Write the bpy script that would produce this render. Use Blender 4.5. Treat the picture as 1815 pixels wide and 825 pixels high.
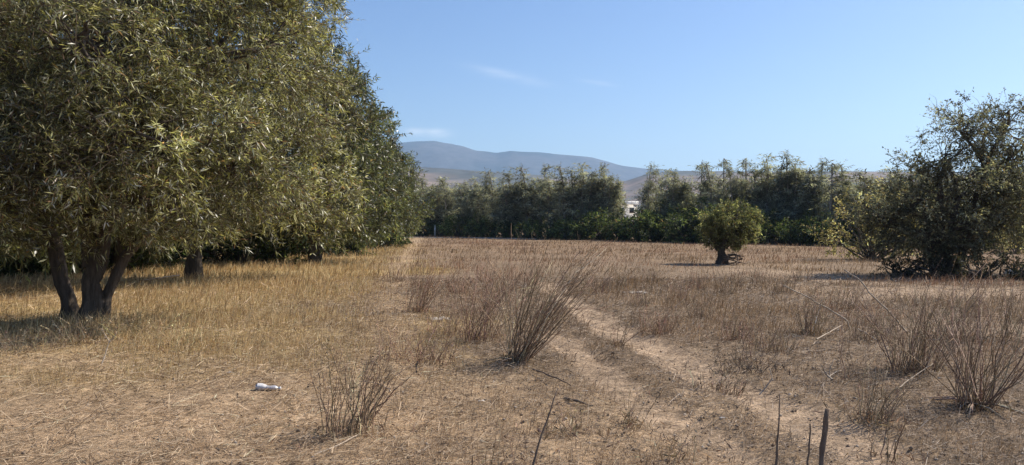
import bpy, math
import numpy as np
R = math.radians
S = bpy.context.scene
for o in list(bpy.data.objects):
    bpy.data.objects.remove(o)

# ------------------------------------------------------------------ camera
EYE = 1.6
HFOV = R(66)
FPX = 907.5 / math.tan(HFOV / 2)          # focal length in pixels of the 1815 px wide photograph
HOR = 400.0                               # row of the true horizon in the photograph
cam_d = bpy.data.cameras.new('camera')
cam = bpy.data.objects.new('camera', cam_d)
S.collection.objects.link(cam)
cam.location = (0, 0, EYE)
cam.rotation_euler = (R(90) - math.atan((412.5 - HOR) / FPX), 0, 0)
cam_d.sensor_width = 36
cam_d.angle = HFOV
cam_d.clip_start = 0.05
cam_d.clip_end = 60000
S.camera = cam

# ------------------------------------------------------------------ sky and sun
SUN_AZ = R(68)      # to the right of the view direction (+Y)
SUN_EL = R(44)
world = bpy.data.worlds.new('World')
S.world = world
world.use_nodes = True
nt = world.node_tree
nt.nodes.clear()
W = nt.nodes.new
sky = W('ShaderNodeTexSky')
sky.sky_type = 'NISHITA'
sky.sun_disc = False
sky.sun_elevation = SUN_EL
sky.sun_rotation = SUN_AZ
sky.altitude = 100
sky.air_density = 1.0
sky.dust_density = 1.0
sky.ozone_density = 3.2
SKY_STR = 0.106
bg = W('ShaderNodeBackground')
bg.inputs['Strength'].default_value = SKY_STR
out = W('ShaderNodeOutputWorld')
tc = W('ShaderNodeTexCoord')
sep = W('ShaderNodeSeparateXYZ')
nt.links.new(tc.outputs['Generated'], sep.inputs[0])


def wmath(op, a, b=None, c=None):
    n = W('ShaderNodeMath')
    n.operation = op
    for i, v in enumerate((a, b, c)):
        if v is None:
            continue
        if isinstance(v, (int, float)):
            n.inputs[i].default_value = v
        else:
            nt.links.new(v, n.inputs[i])
    return n.outputs[0]


az = wmath('ARCTAN2', sep.outputs[0], sep.outputs[1])
el = wmath('ARCSINE', sep.outputs[2])
comb = W('ShaderNodeCombineXYZ')
nt.links.new(wmath('MULTIPLY', az, 1.0), comb.inputs[0])
nt.links.new(wmath('MULTIPLY', el, 5.0), comb.inputs[1])
noi = W('ShaderNodeTexNoise')
noi.inputs['Scale'].default_value = 16
noi.inputs['Detail'].default_value = 6
nt.links.new(comb.outputs[0], noi.inputs['Vector'])


def cloud(a0, e0, sa, se, slope, amp):
    """a soft bank of cloud round azimuth a0 and elevation e0 (radians)"""
    da = wmath('DIVIDE', wmath('SUBTRACT', az, a0), sa)
    ee = wmath('SUBTRACT', el, wmath('ADD', e0, wmath('MULTIPLY', wmath('SUBTRACT', az, a0), slope)))
    de = wmath('DIVIDE', ee, se)
    q = wmath('ADD', wmath('MULTIPLY', da, da), wmath('MULTIPLY', de, de))
    g = wmath('EXPONENT', wmath('MULTIPLY', q, -1.0))
    n = wmath('MULTIPLY', wmath('SUBTRACT', noi.outputs[0], 0.25), 2.0)
    return wmath('MULTIPLY', wmath('MULTIPLY', g, n), amp)


banks = [cloud(R(-5.4), R(6.62), R(0.8), R(0.26), -0.02, 1.1), cloud(R(-7.1), R(6.7), R(0.7), R(0.24), 0, 0.9),
         cloud(R(-0.4), R(10.75), R(2.4), R(0.3), -0.2, 0.36), cloud(R(6.1), R(10.2), R(1.1), R(0.17), -0.17, 0.36),
         cloud(R(-48), R(9), R(5), R(0.5), -0.1, 0.4), cloud(R(61), R(13), R(6), R(0.5), 0.1, 0.3)]
tot = banks[0]
for b in banks[1:]:
    tot = wmath('ADD', tot, b)
mixc = W('ShaderNodeMix')
mixc.data_type = 'RGBA'
mixc.clamp_factor = True
nt.links.new(tot, mixc.inputs['Factor'])
hs = W('ShaderNodeHueSaturation')           # the camera's own colour rendering of the sky
hs.inputs['Saturation'].default_value = 1.16
hs.inputs['Hue'].default_value = 0.508
nt.links.new(sky.outputs[0], hs.inputs['Color'])
nt.links.new(hs.outputs[0], mixc.inputs['A'])
mixc.inputs['B'].default_value = (7.6, 7.9, 8.4, 1)
nt.links.new(mixc.outputs['Result'], bg.inputs['Color'])
nt.links.new(bg.outputs[0], out.inputs[0])

sun_d = bpy.data.lights.new('sun', 'SUN')
sun_d.energy = 4.9
sun_d.angle = R(0.5)
sun_d.color = (1.0, 0.92, 0.80)
sun = bpy.data.objects.new('sun', sun_d)
S.collection.objects.link(sun)
# light travels along local -Z: aim it away from the sun's place in the sky
sun.rotation_euler = (R(90) - SUN_EL, 0, math.pi - SUN_AZ)
sun.location = (60, 40, 80)
S.view_settings.view_transform = 'Standard'
S.view_settings.look = 'None'
S.view_settings.exposure = 0.5
S.view_settings.gamma = 1.0
S.render.film_transparent = False
S.cycles.max_bounces = 8
S.cycles.volume_bounces = 1

# ------------------------------------------------------------------ helpers
rng = np.random.default_rng(7)
UP = np.array([0, 0, 1.0])


def unit(v):
    return v / np.maximum(np.linalg.norm(v, axis=-1, keepdims=True), 1e-9)


_tables = {}


def vnoise(x, y, scale, seed=0, octaves=3):
    """smooth value noise in 0..1"""
    if seed not in _tables:
        _tables[seed] = np.random.default_rng(1000 + seed).random((256, 256))
    T = _tables[seed]
    x = np.asarray(x, float) / scale
    y = np.asarray(y, float) / scale
    s = 0.0
    a = 1.0
    t = 0.0
    for k in range(octaves):
        xi = np.floor(x).astype(int)
        yi = np.floor(y).astype(int)
        u = x - xi
        v = y - yi
        u = u * u * (3 - 2 * u)
        v = v * v * (3 - 2 * v)
        g = lambda i, j: T[(xi + i) & 255, (yi + j) & 255]
        s = s + a * ((g(0, 0) * (1 - u) + g(1, 0) * u) * (1 - v) + (g(0, 1) * (1 - u) + g(1, 1) * u) * v)
        t += a
        a *= 0.5
        x = x * 2.03 + 17.3
        y = y * 2.03 + 5.1
    return s / t


def sstep(a, b, x):
    t = np.clip((x - a) / (b - a), 0, 1)
    return t * t * (3 - 2 * t)


class Geo:
    """collects vertices, quads and triangles with a colour for each vertex"""

    def __init__(self):
        self.v, self.c, self.q, self.t, self.n = [], [], [], [], 0

    def add(self, v, q=None, t=None, c=None):
        v = np.asarray(v, float).reshape(-1, 3)
        self.v.append(v)
        c = np.ones((len(v), 3)) * 0.5 if c is None else np.broadcast_to(np.asarray(c, float), (len(v), 3))
        self.c.append(c)
        if q is not None and len(q):
            self.q.append(np.asarray(q, int).reshape(-1, 4) + self.n)
        if t is not None and len(t):
            self.t.append(np.asarray(t, int).reshape(-1, 3) + self.n)
        self.n += len(v)

    def ribbons(self, P, H, c):
        """P (n,k,3) centre lines, H (n,k,3) half-width vectors, c (n,3)"""
        n, k, _ = P.shape
        v = np.stack([P - H, P + H], 2).reshape(-1, 3)
        i = np.arange(n)[:, None] * (2 * k) + np.arange(k - 1)[None] * 2
        q = np.stack([i, i + 1, i + 3, i + 2], -1).reshape(-1, 4)
        self.add(v, q, None, np.repeat(np.broadcast_to(c, (n, 3)), 2 * k, 0))

    def tubes(self, P, r, c, m=5, cap=True):
        """P (n,k,3) centre lines, r (n,k) radii"""
        P = np.asarray(P, float)
        n, k, _ = P.shape
        T = np.gradient(P, axis=1)
        T = unit(T)
        ref = np.where(np.abs(T[:, :1, 2:3]) > 0.8, np.array([1.0, 0, 0]), UP)
        ref = np.broadcast_to(ref, T.shape)
        A = unit(np.cross(T, ref))
        B = np.cross(T, A)
        th = np.arange(m) * 2 * math.pi / m
        v = P[:, :, None] + np.asarray(r)[:, :, None, None] * (A[:, :, None] * np.cos(th)[:, None] + B[:, :, None] * np.sin(th)[:, None])
        i = (np.arange(n)[:, None, None] * k + np.arange(k - 1)[None, :, None]) * m + np.arange(m)
        j = (np.arange(n)[:, None, None] * k + np.arange(k - 1)[None, :, None]) * m + (np.arange(m) + 1) % m
        q = np.stack([i, j, j + m, i + m], -1).reshape(-1, 4)
        t = None
        if cap:
            e = (np.arange(n)[:, None] * k + (k - 1)) * m
            t = np.stack([np.broadcast_to(e, (n, m - 2)), e + np.arange(1, m - 1), e + np.arange(2, m)], -1).reshape(-1, 3)
        self.add(v.reshape(-1, 3), q, t, np.repeat(np.broadcast_to(c, (n, 3)), k * m, 0))

    def box(self, x0, x1, y0, y1, z0, z1, c=(.5, .5, .5)):
        v = [(x, y, z) for z in (z0, z1) for y in (y0, y1) for x in (x0, x1)]
        self.add(v, [(0, 2, 3, 1), (4, 5, 7, 6), (0, 1, 5, 4), (2, 6, 7, 3), (0, 4, 6, 2), (1, 3, 7, 5)], None, c)

    def mesh(self, name, mat, smooth=False):
        v = np.concatenate(self.v)
        q = np.concatenate(self.q) if self.q else np.zeros((0, 4), int)
        t = np.concatenate(self.t) if self.t else np.zeros((0, 3), int)
        me = bpy.data.meshes.new(name)
        me.vertices.add(len(v))
        me.vertices.foreach_set('co', v.astype(np.float32).ravel())
        loops = np.concatenate([q.ravel(), t.ravel()]).astype(np.int32)
        me.loops.add(len(loops))
        me.loops.foreach_set('vertex_index', loops)
        me.polygons.add(len(q) + len(t))
        st = np.concatenate([np.arange(len(q)) * 4, len(q) * 4 + np.arange(len(t)) * 3]).astype(np.int32)
        me.polygons.foreach_set('loop_start', st)
        if smooth:
            me.polygons.foreach_set('use_smooth', np.ones(len(st), bool))
        a = me.attributes.new('col', 'FLOAT_COLOR', 'POINT')
        c = np.concatenate(self.c)
        a.data.foreach_set('color', np.concatenate([c, np.ones((len(c), 1))], 1).astype(np.float32).ravel())
        me.update(calc_edges=True)
        me.materials.append(mat)
        return me


def link(name, data, parent=None):
    o = bpy.data.objects.new(name, data)
    S.collection.objects.link(o)
    if parent is not None:
        o.parent = parent
    return o


def part(name, geo, mat, parent=None, smooth=False, stuff=False):
    o = link(name, geo.mesh(name, mat, smooth), parent)
    if stuff:
        o['kind'] = 'stuff'
    return o


def tag(o, label, cat, group=None):
    o['label'] = label
    o['category'] = cat
    if group:
        o['group'] = group
    return o


def empty(name, loc=(0, 0, 0), rz=0.0, sc=1.0):
    o = link(name, None)
    o.empty_display_size = 0.3
    o.location = loc
    o.rotation_euler = (0, 0, rz)
    o.scale = (sc, sc, sc) if isinstance(sc, (int, float)) else sc
    return o


def copy_thing(root):
    c = root.copy()
    S.collection.objects.link(c)
    for ch in root.children:
        d = ch.copy()
        S.collection.objects.link(d)
        d.parent = c
        for g in ch.children:
            e = g.copy()
            S.collection.objects.link(e)
            e.parent = d
    return c


def material(name, build):
    m = bpy.data.materials.new(name)
    m.use_nodes = True
    t = m.node_tree
    t.nodes.clear()
    N = t.nodes.new
    o = N('ShaderNodeOutputMaterial')

    def L(a, b):
        t.links.new(a, b)
    t.links.new(build(N, L), o.inputs['Surface'])
    return m


def foliage_mat(name, rough=0.5, trans=0.3, spec=0.4, tint=(1.25, 1.3, 0.7)):
    def build(N, L):
        a = N('ShaderNodeAttribute')
        a.attribute_name = 'col'
        p = N('ShaderNodeBsdfPrincipled')
        p.inputs['Roughness'].default_value = rough
        p.inputs['Specular IOR Level'].default_value = spec
        L(a.outputs['Color'], p.inputs['Base Color'])
        tr = N('ShaderNodeBsdfTranslucent')
        mx = N('ShaderNodeMix')
        mx.data_type = 'RGBA'
        mx.blend_type = 'MULTIPLY'
        mx.inputs['Factor'].default_value = 1
        L(a.outputs['Color'], mx.inputs['A'])
        mx.inputs['B'].default_value = (*tint, 1)
        L(mx.outputs['Result'], tr.inputs['Color'])
        ms = N('ShaderNodeMixShader')
        ms.inputs[0].default_value = trans
        L(p.outputs[0], ms.inputs[1])
        L(tr.outputs[0], ms.inputs[2])
        return ms.outputs[0]
    return material(name, build)


def bark_mat(name, c1, c2, scale=6.0, bump=0.6, stretch=0.15):
    def build(N, L):
        g = N('ShaderNodeTexCoord')
        mp = N('ShaderNodeMapping')
        mp.inputs['Scale'].default_value = (scale, scale, scale * stretch)
        L(g.outputs['Object'], mp.inputs[0])
        n = N('ShaderNodeTexNoise')
        n.inputs['Scale'].default_value = 3
        n.inputs['Detail'].default_value = 8
        n.inputs['Roughness'].default_value = 0.7
        L(mp.outputs[0], n.inputs['Vector'])
        r = N('ShaderNodeValToRGB')
        r.color_ramp.elements[0].position = 0.3
        r.color_ramp.elements[1].position = 0.72
        r.color_ramp.elements[0].color = (*c1, 1)
        r.color_ramp.elements[1].color = (*c2, 1)
        L(n.outputs[0], r.inputs[0])
        b = N('ShaderNodeBump')
        b.inputs['Strength'].default_value = bump
        b.inputs['Distance'].default_value = 0.03
        L(n.outputs[0], b.inputs['Height'])
        p = N('ShaderNodeBsdfPrincipled')
        p.inputs['Roughness'].default_value = 0.9
        p.inputs['Specular IOR Level'].default_value = 0.2
        L(r.outputs[0], p.inputs['Base Color'])
        L(b.outputs[0], p.inputs['Normal'])
        return p.outputs[0]
    return material(name, build)


def attr_mat(name, rough=0.9, spec=0.15, noise=None):
    """colour from the mesh, broken up by a little procedural noise"""
    def build(N, L):
        a = N('ShaderNodeAttribute')
        a.attribute_name = 'col'
        g = N('ShaderNodeTexCoord')
        n = N('ShaderNodeTexNoise')
        n.inputs['Scale'].default_value = noise or 12
        n.inputs['Detail'].default_value = 6
        L(g.outputs['Object'], n.inputs['Vector'])
        mr = N('ShaderNodeMapRange')
        mr.inputs['To Min'].default_value = 0.65
        mr.inputs['To Max'].default_value = 1.35
        mr.inputs['From Min'].default_value = 0.25
        mr.inputs['From Max'].default_value = 0.75
        L(n.outputs[0], mr.inputs[0])
        vm = N('ShaderNodeVectorMath')
        vm.operation = 'SCALE'
        L(a.outputs['Color'], vm.inputs[0])
        L(mr.outputs[0], vm.inputs['Scale'])
        p = N('ShaderNodeBsdfPrincipled')
        p.inputs['Roughness'].default_value = rough
        p.inputs['Specular IOR Level'].default_value = spec
        L(vm.outputs[0], p.inputs['Base Color'])
        return p.outputs[0]
    return material(name, build)


M_LEAF = foliage_mat('acacia_leaf', 0.38, 0.44, 0.7, (1.4, 1.42, 0.88))
M_LEAF2 = foliage_mat('dull_leaf', 0.6, 0.46, 0.3, (1.35, 1.4, 0.9))
M_DRY = foliage_mat('dry_grass', 0.75, 0.3, 0.2, (1.1, 1.0, 0.85))
M_STALK = attr_mat('dry_stalk', 0.85, 0.15, 30)
M_BARK = bark_mat('dark_bark', (0.04, 0.031, 0.023), (0.14, 0.112, 0.088))
M_BARK_PALE = bark_mat('pale_bark', (0.16, 0.13, 0.10), (0.42, 0.37, 0.31), 3)
M_WOOD = bark_mat('weathered_wood', (0.11, 0.077, 0.056), (0.28, 0.21, 0.155), 14, 0.8, 0.08)
M_BLEACHED = bark_mat('bleached_wood', (0.27, 0.215, 0.16), (0.52, 0.43, 0.34), 20, 0.4, 0.2)


def at(px, py, z=0.0):
    """ground point seen at a photograph pixel, for ground at height z"""
    d = (EYE - z) * FPX / (py - HOR)
    return np.array([(px - 907.5) / FPX * d, d, z])


def at_d(px, d):
    return np.array([(px - 907.5) / FPX * d, d, 0.0])


# ------------------------------------------------------------------ ground zones
def path_pts(pts):
    return np.array([at(*p)[:2] for p in pts])


RUT_A = path_pts([(960, 500), (1020, 535), (1060, 562), (1105, 588), (1150, 605), (1210, 640), (1260, 668), (1330, 695), (1400, 722), (1480, 765), (1560, 812), (1640, 860)])
RUT_B = path_pts([(985, 590), (1040, 630), (1085, 668), (1120, 695), (1180, 735), (1240, 770), (1290, 805), (1350, 850)])
FOOTPATH = path_pts([(600, 860), (640, 770), (665, 720), (690, 650), (697, 590), (690, 540), (700, 490), (718, 455), (737, 432), (742, 418)])


def dist_poly(x, y, P):
    d = np.full(np.shape(x), 1e9)
    for a, b in zip(P[:-1], P[1:]):
        ab = b - a
        t = np.clip(((x - a[0]) * ab[0] + (y - a[1]) * ab[1]) / (ab @ ab), 0, 1)
        d = np.minimum(d, np.hypot(x - a[0] - t * ab[0], y - a[1] - t * ab[1]))
    return d


def zones(x, y):
    x = np.asarray(x, float)
    y = np.asarray(y, float)
    w = (vnoise(x, y, 1.3, 3) - 0.5)
    dA = dist_poly(x, y, RUT_A) + w * 0.25
    dB = dist_poly(x, y, RUT_B) + w * 0.25
    dF = dist_poly(x, y, FOOTPATH) + w * 0.5
    rut = np.maximum(1 - sstep(0.20, 0.42, dA), 0.85 * (1 - sstep(0.15, 0.36, dB)))
    foot = 0.75 * (1 - sstep(0.15, 0.65, dF))
    # which side of the footpath: the golden grass is to the left of it
    fx = np.interp(y, FOOTPATH[:, 1], FOOTPATH[:, 0])
    w4 = (vnoise(x, y, 4.5, 4, 3) - 0.5) * 7.0 * sstep(4, 18, y)
    gold = 1 - sstep(-1.8, 1.8, x - fx + w * 2.6 + w4)
    near = 1 - sstep(6.6, 11.4, y + w * 4.5 + 0.12 * (x + 3))
    bare = sstep(0.52, 0.68, vnoise(x, y, 3.1, 5)) * sstep(4, 9, x + w * 3) * (1 - sstep(22, 40, y)) * 0.8
    bare = np.maximum(bare, sstep(3.0, 4.0, x - 0.1 * y + w) * (1 - sstep(5.6, 7.0, y + w * 2)) * 0.7)
    pale = np.hypot((x - 13.0) / 6.5, (y - 18.8 + w * 3) / 1.7)
    bare = np.maximum(bare, 1 - sstep(0.6, 1.1, pale))
    sun_strip = np.hypot((x + 13.5) / 4.0, (y - 17.5 + w * 3) / 1.4)      # sunlit strip behind the leaning trunks, painted as pale ground
    bare = np.maximum(bare, 0.8 * (1 - sstep(0.6, 1.1, sun_strip)))
    return dict(rut=rut, foot=foot, gold=gold, near=near, bare=bare)  # bare also carries the painted sunlit strip


def height(x, y):
    x = np.asarray(x, float)
    y = np.asarray(y, float)
    d = np.hypot(x, y)
    fade = 1 - sstep(60, 140, d)
    h = (vnoise(x, y, 4.0, 11) - 0.5) * 0.14 + (vnoise(x, y, 0.9, 12) - 0.5) * 0.07
    zr = 1 - sstep(0.1, 0.45, np.minimum(dist_poly(x, y, RUT_A), dist_poly(x, y, RUT_B)))
    return h * fade - 0.05 * zr * fade


# ------------------------------------------------------------------ ground sheet
def ground_geo():
    rr = [0.6]
    while rr[-1] < 12000:
        r = rr[-1]
        k = 1.06 if r < 3.5 else 1.011 if r < 30 else 1.02 if r < 160 else 1.12
        rr.append(r * k)
    rr = np.array(rr)
    th = np.concatenate([np.arange(-46, 46.01, 0.33), np.arange(49, 312, 4.0)])
    th = np.radians(th)
    Rg, Tg = np.meshgrid(rr, th, indexing='ij')
    X = Rg * np.sin(Tg)
    Y = Rg * np.cos(Tg)
    Z = height(X, Y)
    near = 1 - sstep(12, 30, Rg)
    Z += (vnoise(X, Y, 0.26, 21, 4) - 0.5) * 0.085 * near
    z = zones(X, Y)
    n1 = vnoise(X, Y, 2.2, 31, 4)[..., None]
    n2 = vnoise(X, Y, 0.35, 32, 3)[..., None]
    n3 = vnoise(X, Y, 14, 33, 3)[..., None]
    soil = np.array([0.255, 0.18, 0.115]) * (0.7 + 0.6 * n1)
    soil = soil * (1 - 0.35 * n3) + np.array([0.19, 0.155, 0.115]) * 0.35 * n3
    gold = np.array([0.38, 0.275, 0.135]) * (0.75 + 0.5 * n1)
    straw = np.array([0.41, 0.29, 0.18]) * (0.72 + 0.56 * n1)
    rut = np.array([0.42, 0.305, 0.205]) * (0.85 + 0.3 * n1)
    g = z['gold'][..., None]
    nr = z['near'][..., None]
    C = soil * (1 - g) + gold * g
    sw = nr * (1 - sstep(-0.5, 2.6, X - 0.2 * Y)[..., None])
    C = C * (1 - sw) + straw * sw
    far = sstep(18, 60, Y)[..., None] * (1 - g)
    C = C * (1 - far) + np.array([0.25, 0.17, 0.105]) * (0.8 + 0.4 * n1) * far
    for m, c in (('foot', straw * 1.02), ('bare', rut * 0.95), ('rut', rut)):
        k = z[m][..., None] * 0.9
        C = C * (1 - k) + c * k
    C = C * (0.78 + 0.44 * n2)
    nr_, nt_ = Rg.shape
    G = Geo()
    i = np.arange(nr_ - 1)[:, None] * nt_ + np.arange(nt_)[None]
    j = np.arange(nr_ - 1)[:, None] * nt_ + (np.arange(nt_)[None] + 1) % nt_
    q = np.stack([i, j, j + nt_, i + nt_], -1).reshape(-1, 4)[:, ::-1]
    G.add(np.stack([X, Y, Z], -1).reshape(-1, 3), q, None, C.reshape(-1, 3))
    # close the middle, under the photographer
    c0 = G.n
    G.add([[0, 0, 0]], None, np.array([[nt_ - 0, 0, 0]])[:0], [0.3, 0.22, 0.14])
    G.t.append(np.stack([np.full(nt_, c0), (np.arange(nt_) + 1) % nt_, np.arange(nt_)], -1))
    return G


def ground_mat():
    def build(N, L):
        a = N('ShaderNodeAttribute')
        a.attribute_name = 'col'
        g = N('ShaderNodeTexCoord')

        def noise(scale, detail, rough=0.6):
            n = N('ShaderNodeTexNoise')
            n.inputs['Scale'].default_value = scale
            n.inputs['Detail'].default_value = detail
            n.inputs['Roughness'].default_value = rough
            L(g.outputs['Object'], n.inputs['Vector'])
            return n.outputs[0]

        def rng_(x, lo, hi, a0=0.3, b0=0.7):
            m = N('ShaderNodeMapRange')
            m.inputs['From Min'].default_value = a0
            m.inputs['From Max'].default_value = b0
            m.inputs['To Min'].default_value = lo
            m.inputs['To Max'].default_value = hi
            L(x, m.inputs[0])
            return m.outputs[0]

        def scale(v, s):
            m = N('ShaderNodeVectorMath')
            m.operation = 'SCALE'
            L(v, m.inputs[0])
            L(s, m.inputs['Scale'])
            return m.outputs[0]
        fine = noise(38, 6, 0.75)
        mid = noise(7, 5, 0.7)
        c = scale(a.outputs['Color'], rng_(fine, 0.35, 1.6))
        c = scale(c, rng_(mid, 0.5, 1.45))
        b = N('ShaderNodeBump')
        b.inputs['Strength'].default_value = 0.9
        b.inputs['Distance'].default_value = 0.035
        L(fine, b.inputs['Height'])
        p = N('ShaderNodeBsdfPrincipled')
        p.inputs['Roughness'].default_value = 0.95
        p.inputs['Specular IOR Level'].default_value = 0.1
        L(c, p.inputs['Base Color'])
        L(b.outputs[0], p.inputs['Normal'])
        return p.outputs[0]
    return material('dry_ground', build)


ground = part('ground', ground_geo(), ground_mat(), smooth=True)
ground['kind'] = 'structure'


# ------------------------------------------------------------------ far hills and mountains
def range_geo(prof, r0, rc, r1, c_lo, c_hi, seed, rough, wob):
    """a chain of hills: prof = (photo column, row of the skyline); r0..rc..r1 the foot, crest and back"""
    pa = np.arctan((np.array([p[0] for p in prof]) - 907.5) / FPX)
    pe = (HOR - np.array([p[1] for p in prof])) / FPX
    th = np.radians(np.arange(-62, 62.01, 0.22))
    t = np.concatenate([np.linspace(0, 1, 46), np.linspace(1, 2, 16)[1:]])
    T, TH = np.meshgrid(t, th, indexing='ij')
    crest = np.interp(TH, pa, pe) * rc / np.cos(TH) * np.cos(TH) + EYE
    Rr = np.where(T <= 1, r0 + (rc - r0) * T, rc + (r1 - rc) * (T - 1))
    Rr = Rr / np.cos(np.clip(TH, -1.0, 1.0))
    shape = np.where(T <= 1, sstep(-0.05, 1.0, T) ** 1.2, 1 - sstep(0, 1, T - 1))
    X = Rr * np.sin(TH)
    Y = Rr * np.cos(TH)
    n = vnoise(X, Y, wob, seed, 5) - 0.5
    rid = 1 - np.abs(2 * vnoise(X, Y, wob * 0.6, seed + 1, 4) - 1)
    Z = crest * shape + (n * 1.0 + (rid - 0.7) * 0.8) * rough * np.sin(np.clip(T, 0, 1) * math.pi) ** 0.8
    Z = np.where(T <= 1, np.minimum(Z, crest * (0.15 + 0.85 * sstep(0, 1, T)) + 0.03 * crest), Z)
    Z = Z - 3 * (T < 1e-6) - 3 * (T > 1.99)
    k = np.clip(Z / crest.max(), 0, 1)[..., None]
    veg = sstep(0.42, 0.6, vnoise(X, Y, wob * 0.5, seed + 2, 5))[..., None]
    C = np.array(c_lo) * (1 - veg) + np.array(c_hi) * veg
    C = C * (0.8 + 0.4 * vnoise(X, Y, wob * 0.12, seed + 3, 3)[..., None])
    a, b = T.shape
    i = np.arange(a - 1)[:, None] * b + np.arange(b - 1)[None]
    G = Geo()
    G.add(np.stack([X, Y, Z], -1).reshape(-1, 3), np.stack([i, i + 1, i + b + 1, i + b], -1).reshape(-1, 4), None, C.reshape(-1, 3))
    return G


M_HILL = attr_mat('far_hillside', 0.95, 0.05, 0.02)
mount = part('mountains', range_geo(
    [(-900, 300), (-300, 270), (200, 290), (500, 282), (640, 268), (700, 258), (735, 253), (770, 251), (800, 257), (822, 262), (845, 270), (880, 275), (905, 271), (950, 272), (985, 276),
     (1020, 279), (1050, 281), (1075, 288), (1100, 295), (1150, 302), (1220, 308), (1400, 312), (2000, 306), (2800, 300)],
    4600, 6500, 8800, (0.085, 0.08, 0.085), (0.04, 0.05, 0.06), 41, 150, 1500), M_HILL, smooth=True)  # bluish slope colours paint in part of the haze
mount['kind'] = 'structure'
foot = part('foothills', range_geo(
    [(-900, 312), (300, 312), (600, 306), (735, 302), (830, 306), (900, 310), (1000, 318), (1060, 326), (1110, 326), (1150, 313), (1210, 309), (1300, 310), (1420, 308), (1500, 306),
     (1600, 307), (1815, 309), (2800, 312)],
    900, 2300, 4200, (0.22, 0.165, 0.13), (0.10, 0.105, 0.10), 51, 22, 520), M_HILL, smooth=True)
foot['kind'] = 'structure'


# ------------------------------------------------------------------ trees
def rand_dir(n, r):
    v = r.normal(size=(n, 3))
    return unit(v)


def spine(p0, p1, k, bend, r):
    """a gently crooked line from p0 to p1"""
    p0, p1 = np.asarray(p0, float), np.asarray(p1, float)
    t = np.linspace(0, 1, k)[:, None]
    L = np.linalg.norm(p1 - p0)
    w = (r.normal(size=3) * bend * L) * np.sin(t * math.pi) + (r.normal(size=3) * bend * 0.5 * L) * np.sin(t * 2 * math.pi)
    return p0 + (p1 - p0) * t + w


def leaf_ribbons(G, base, dirv, length, width, col, r, curl=0.25):
    """long narrow leaves, each a folded lozenge"""
    n = len(base)
    side = unit(np.cross(dirv, rand_dir(n, r)))
    nor = np.cross(side, dirv)
    L = length[:, None]
    b = (r.uniform(-1, 1, (n, 1)) * curl)
    hw = side * (width[:, None] * 0.5)
    mid = base + dirv * L * 0.45 + nor * L * b * 0.35
    tip = base + dirv * L + nor * L * b * 0.2 - UP * L * 0.08
    v = np.stack([base, mid + hw, tip, mid - hw], 1).reshape(-1, 3)
    G.add(v, np.arange(n * 4).reshape(-1, 4), None, np.repeat(np.broadcast_to(col, (n, 3)), 4, 0))


def leaf_colors(n, r, base, alt, alt_share=0.25, pale=0.06, pale_col=(0.30, 0.30, 0.2), dry=0.03, dry_col=(0.22, 0.14, 0.07), var=0.35):
    c = np.array(base) * np.exp(r.normal(0, var, (n, 1)))
    u = r.random(n)
    k = u < alt_share
    c[k] = np.array(alt) * np.exp(r.normal(0, var, (k.sum(), 1)))
    k = (u > alt_share) & (u < alt_share + pale)
    c[k] = np.array(pale_col)
    k = u > 1 - dry
    c[k] = np.array(dry_col)
    return np.clip(c, 0.005, 0.6)


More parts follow.
